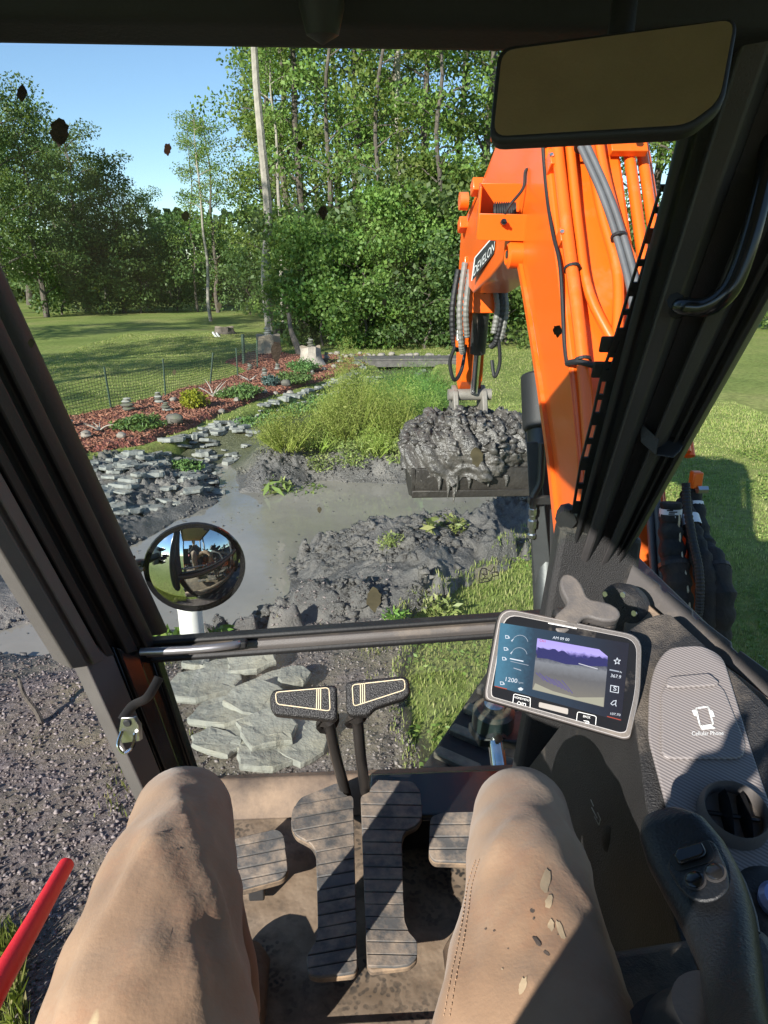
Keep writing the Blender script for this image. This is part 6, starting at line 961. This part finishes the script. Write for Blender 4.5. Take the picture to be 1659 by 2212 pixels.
# ================================================================ OPERATOR
def operator():
    e = empty('person', (0, .05, FZ), label='seated operator in stained tan work trousers with both knees in view', cat='person'); O = Vector((0, -.05, -FZ)); mb = MB()
    def limb(pts, rad, n=24, sub=7):
        S = spline(pts, sub); R_ = []; m = len(rad)
        for i in range(len(S)):
            u = i/sub; k = min(int(u), m-2); t_ = u-k; t_ = t_*t_*(3-2*t_); ra = [(rad[k][j]*(1-t_)+rad[k+1][j]*t_) for j in (0, 1)]; R_.append(tuple(ra))
        mb.tube([p+O for p in S], R_, n, True, ell=(1, 0, 0))
    for s_ in (-1, 1):
        if s_ < 0: P_ = [aty(335, 2560, .285), aty(320, 2330, .345), aty(330, 2150, .40), aty(368, 1960, .475), aty(390, 1830, .565), aty(396, 1762, .635), aty(400, 1800, .71), Vector((-.195, .70, 1.50)), Vector((-.195, .70, 1.36))]
        else: P_ = [aty(1165, 2560, .285), aty(1160, 2330, .345), aty(1152, 2150, .40), aty(1140, 1960, .475), aty(1131, 1830, .565), aty(1127, 1762, .635), aty(1125, 1800, .71), Vector((.195, .70, 1.50)), Vector((.195, .70, 1.36))]
        P_ = [Vector((s_*.085, .02, 1.72)), Vector((s_*.11, .16, 1.79))]+P_[1:]
        limb(P_, [(.09, .085), (.086, .085), (.079, .078), (.071, .070), (.060, .061), (.055, .056), (.053, .053), (.054, .055), (.056, .058), (.056, .060)])
    limb([Vector((0, .04, 1.64)), Vector((0, -.05, 1.72)), Vector((0, -.12, 1.90)), Vector((0, -.2, 2.08)), Vector((0, -.25, 2.2)), Vector((0, -.27, 2.27))], [(.14, .12), (.165, .12), (.15, .11), (.17, .11), (.15, .09), (.06, .06)])
    for s_ in (-1, 1): limb([Vector((s_*.15, -.24, 2.19)), Vector((s_*.22, -.22, 2.12)), Vector((s_*.245, -.16, 1.98)), Vector((s_*.22, -.09, 1.95)), Vector((s_*.12, -.03, 2.10)), Vector((s_*.07, -.02, 2.24))], [(.065, .06), (.06, .06), (.048, .05), (.046, .048), (.036, .036), (.028, .03)], 16)
    for s_ in (-1, 1):      # hands holding the phone at chest height, fingers curled
        for k, l_ in enumerate((.9, 1.0, .95, .75)): limb([Vector((s_*.066, -.03, 2.25-.018*k)), Vector((s_*.055, -.005, 2.275-.018*k)), Vector((s_*(.055-.028*l_), .004, 2.285-.018*k))], [(.010, .010), (.009, .009), (.007, .007)], 8, 3)
        limb([Vector((s_*.07, -.03, 2.21)), Vector((s_*.05, -.045, 2.25)), Vector((s_*.038, -.05, 2.285))], [(.012, .012), (.011, .011), (.008, .008)], 8, 3)
    limb([Vector((0, -.27, 2.24)), Vector((0, -.29, 2.34)), Vector((0, -.28, 2.44)), Vector((0, -.27, 2.53)), Vector((0, -.27, 2.57))], [(.055, .055), (.06, .075), (.075, .095), (.07, .085), (.03, .04)], 20)
    mb.tube([Vector((0, -.18, 2.40))+O, Vector((0, -.165, 2.385))+O], [.014, .012], 8)
    tmp = mb.build('tmp', None); rm_ = tmp.modifiers.new('r', 'REMESH'); rm_.mode = 'VOXEL'; rm_.voxel_size = .009; smo = tmp.modifiers.new('s', 'SMOOTH'); smo.iterations = 6
    me = bpy.data.meshes.new_from_object(tmp.evaluated_get(bpy.context.evaluated_depsgraph_get())); bpy.data.objects.remove(tmp)
    co = np.zeros(len(me.vertices)*3, np.float32); me.vertices.foreach_get('co', co); co = co.reshape(-1, 3); no = np.zeros_like(co).ravel(); me.vertices.foreach_get('normal', no); no = no.reshape(-1, 3)
    x, y, z = co[:, 0], co[:, 1]-O.y, co[:, 2]-O.z; leg = sstep(.02, .2, y); sg = np.sign(x)
    # soft folds running along the thigh and crumples towards knee and hip
    ax = np.abs(x)-.17; r1 = 1-np.abs(fbm(ax*24+y*5+3*fbm(x*4, y*4, 3), y*2.2+z*3, 61, 2))*2.4; r2 = 1-np.abs(fbm(ax*13-y*9, y*7-z*5, 64, 3))*2.0
    kn_z = sstep(.48, .60, y); f = .0075*np.clip(r1, 0, 1)**2*sstep(.10, .25, y)*(1-.8*kn_z)*(.15+.85*sstep(.35, .7, vnoise(x*8+5, y*5, 8)))+.004*np.clip(r2, 0, 1)**3*(1-.5*kn_z)
    f += .0045*fbm(x*8, y*6+z*6, 5); r3 = 1-np.abs(fbm(ax*40+y*16, y*9+z*10+5, 67, 2))*2.6; f += .0028*np.clip(r3, 0, 1)**2*vnoise(x*11, y*9, 15)
    P3 = np.stack([x, y, z], -1)-np.array(E0); dep = P3 @ np.array(_f); u_ = 829.5+FPX*(P3 @ np.array(_r))/dep; v_ = 1106-FPX*(P3 @ np.array(_u))/dep; up = no[:, 2] > -.35
    for (pts, wd, dp) in (([(398, 1690), (418, 1740), (446, 1820)], 7, .010), ([(350, 1806), (386, 1885)], 8, .006), ([(452, 1845), (482, 1945), (507, 2095)], 8, .009), ([(418, 1985), (446, 2085), (462, 2200)], 9, .008), ([(268, 2110), (330, 2172)], 12, .007), ([(300, 1790), (262, 1900), (225, 2010)], 10, .005), ([(360, 1930), (372, 2030), (352, 2130)], 12, .006), ([(470, 1790), (478, 1850)], 6, .006),
                          ([(1142, 1778), (1105, 1840), (1068, 1900)], 9, .006), ([(1192, 1843), (1140, 1920), (1088, 1990)], 9, .006), ([(1215, 1930), (1160, 2000), (1110, 2080)], 10, .006), ([(1262, 1785), (1278, 1850), (1282, 1920)], 7, .009), ([(1040, 1960), (1022, 2060), (1010, 2180)], 10, .006), ([(1235, 2040), (1190, 2110), (1150, 2190)], 11, .007), ([(1095, 1760), (1060, 1810)], 8, .004)):
        best = np.full(len(u_), 1e9); sg_ = np.zeros(len(u_)); S = np.array([(q.x, q.y) for q in spline([Vector((p_[0], p_[1], 0)) for p_ in pts], 8)]); tt = np.zeros(len(u_))
        for k in range(len(S)-1):
            ex, ey = S[k+1]-S[k]; t_ = np.clip(((u_-S[k, 0])*ex+(v_-S[k, 1])*ey)/(ex*ex+ey*ey), 0, 1); dx, dy = u_-S[k, 0]-t_*ex, v_-S[k, 1]-t_*ey; d = np.hypot(dx, dy); m_ = d < best; best = np.where(m_, d, best); sg_ = np.where(m_, np.sign(ex*dy-ey*dx), sg_); tt = np.where(m_, (k+t_)/(len(S)-1), tt)
        env = np.sin(np.pi*np.clip(tt*.96+.02, 0, 1))**.6*up; sd2 = best*sg_; f += env*dp*1.0*(-.8*np.exp(-(sd2/(wd*1.15))**2)+.85*np.exp(-((sd2-wd*2.6)/(wd*1.9))**2))
    ed = np.array([e_.vertices[:] for e_ in me.edges]); cnt_ = np.bincount(ed.ravel(), minlength=len(f)).clip(1)
    for _ in range(2): f = .5*f+.5*(np.bincount(ed[:, 0], f[ed[:, 1]], len(f))+np.bincount(ed[:, 1], f[ed[:, 0]], len(f)))/cnt_
    co += no*(f*leg)[:, None]; me.vertices.foreach_set('co', co.ravel()); me.update()
    me.name = 'body'; o = link(bpy.data.objects.new('body', me), e); me.polygons.foreach_set('use_smooth', [True]*len(me.polygons))
    # trousers: worn tan canvas with rust and mud stains
    m, t, b = nodes('tan_canvas'); cc = N(t, 'ShaderNodeTexCoord').outputs['Object']; n1 = noise(t, cc, 7, 5); c = ramp(t, n1.outputs[0], [(.3, (.26, .155, .088)), (.55, (.33, .21, .128)), (.75, (.42, .285, .185))]).outputs[0]
    st_ = ramp(t, noise(t, cc, 11, 6, .7).outputs[0], [(.50, (0, 0, 0)), (.70, (.75, .75, .75))]); c = mixc(t, st_.outputs[0], c, (.30, .145, .075)); g = ramp(t, noise(t, cc, 24, 5, .7).outputs[0], [(.70, (0, 0, 0)), (.76, (.55, .55, .55))]); c = mixc(t, g.outputs[0], c, (.12, .09, .07))
    sx = N(t, 'ShaderNodeMapping'); sx.inputs['Scale'].default_value = (1, .35, 1); t.links.new(cc, sx.inputs[0]); pt = ramp(t, noise(t, sx.outputs[0], 17, 3, .5).outputs[0], [(.71, (0, 0, 0)), (.73, (.8, .8, .8))]); c = mixc(t, pt.outputs[0], c, (.50, .39, .23)); t.links.new(c, b.inputs['Base Color']); b.inputs['Roughness'].default_value = .9; b.inputs['Sheen Weight'].default_value = .15
    ns = noise(t, cc, 260, 3); n5 = noise(t, cc, 22, 5); ad = N(t, 'ShaderNodeMath', operation='MULTIPLY_ADD'); t.links.new(ns.outputs[0], ad.inputs[0]); ad.inputs[1].default_value = .22; n6 = N(t, 'ShaderNodeMath', operation='MULTIPLY'); t.links.new(n5.outputs[0], n6.inputs[0]); n6.inputs[1].default_value = .35; t.links.new(n6.outputs[0], ad.inputs[2]); bumpn(t, b, ad.outputs[0], .45, .004)
    me.materials.append(m); me.materials.append(mat('work_shirt', (.07, .08, .10), .9, 0, .2, 8, .3, 200)); me.materials.append(mat('skin', (.48, .29, .21), .5, 0, .08, 20, .1, 200))
    ctr = np.array([p.center for p in me.polygons]); cy, cz = ctr[:, 1]-O.y, ctr[:, 2]-O.z; mi = np.where((cy < .10) & (cz > 1.78), 1, 0); mi = np.where((cz > 2.30) | ((cz > 2.195) & (cy > -.10)), 2, mi); me.polygons.foreach_set('material_index', mi.astype(np.int32)); me.update()
    # seams with stitching along the trouser legs, laid on the cloth
    from mathutils.bvhtree import BVHTree
    bv = BVHTree.FromPolygons([Vector(v) for v in co.tolist()], [tuple(p.vertices) for p in me.polygons]); M_STITCH = mat('trouser_seam', (.33, .215, .135), .9, 0, .2, 40)
    def onbody(px, py): h = bv.ray_cast(E0+O, ray(px, py)); return h[0] + h[1]*.0008 if h[0] else None
    for P in ([(1028, 1860), (1012, 1910), (1003, 1970), (990, 2040), (975, 2110), (960, 2200)], [(1036, 1858), (1021, 1910), (1012, 1972), (1000, 2042), (986, 2112), (972, 2200)]):
        S = [q for q in (onbody(v.x, v.y) for v in spline([Vector((px, py, 0)) for px, py in P], 14)) if q]; sm = MB()
        for k in range(0, len(S)-1, 2): sm.tube([S[k], S[k].lerp(S[k+1], .85)], .0006, 5)
        if len(S) > 4: sm.build('stitching', M_STITCH, o)
    M_SPOT = [mat('mud_stain', (.10, .075, .06), .9, 0, .3, 60), mat('dried_splash', (.43, .325, .205), .9, 0, .15, 60), mat('rust_stain', (.42, .14, .06), .9, 0, .2, 60)]
    for px, py, ra, rb, an, k in ((1178, 1905, 11, 30, .15, 1), (1185, 1950, 9, 16, .3, 1), (1210, 2010, 8, 24, -.35, 1), (1190, 2000, 7, 14, 0, 1), (1150, 1968, 6, 7, 0, 0), (1152, 1985, 2.5, 3, 0, 0), (1050, 2008, 2.5, 2.5, 0, 0), (1068, 2012, 3, 2, 0, 0), (1160, 2035, 16, 5, .9, 0), (1180, 2060, 10, 4, .7, 0), (1098, 2050, 2, 2, 0, 0), (1130, 2130, 9, 20, .3, 1), (1085, 2095, 2, 2.5, 0, 1), (1205, 2020, 2, 2, 0, 0), (385, 1835, 5, 3, .3, 0)):
        rd = random.Random(px); ring = []; cen = onbody(px, py)
        for q in range(14):
            t_ = q*.449; u_, v_ = ra*math.cos(t_)*rd.uniform(.7, 1.1), rb*math.sin(t_)*rd.uniform(.7, 1.1); h = onbody(px+u_*math.cos(an)-v_*math.sin(an), py+u_*math.sin(an)+v_*math.cos(an)); ring.append(h or cen)
        if cen: MB().add(ring+[cen], [(q, (q+1) % 14, 14) for q in range(14)]).build('stain', M_SPOT[k], o, True)
    MB().tube([v+O for v in (Vector((0, -.30, 2.45)), Vector((0, -.29, 2.52)), Vector((0, -.27, 2.585)))], [(.074, .088), (.084, .098), (.05, .06)], 16).build('hair', mat('brown_hair', (.06, .04, .025), .7, 0, .3, 40, .6, 200), e, True)
    for x_ in (-.195, .195):
        bt = MB().tube([Vector((x_, .70, 1.42))+O, Vector((x_, .70, 1.34))+O, Vector((x_, .705, 1.30))+O], [.058, .056, .05], 16).build('boot', M_BOOT, e, True, bevel=.01); MB().tube([Vector((x_, .66, 1.295))+O, Vector((x_, .78, 1.295))+O, Vector((x_, .88, 1.285))+O, Vector((x_, .905, 1.283))+O], [(.046, .038), (.05, .042), (.046, .03), (.03, .02)], 16, True, ell=(1, 0, 0)).build('toe', M_BOOT, bt, True)
M_BOOT = mat('work_boot', (.08, .05, .03), .7, 0, .3, 12, .4, 60, dust=DUST, damt=.5)
operator()
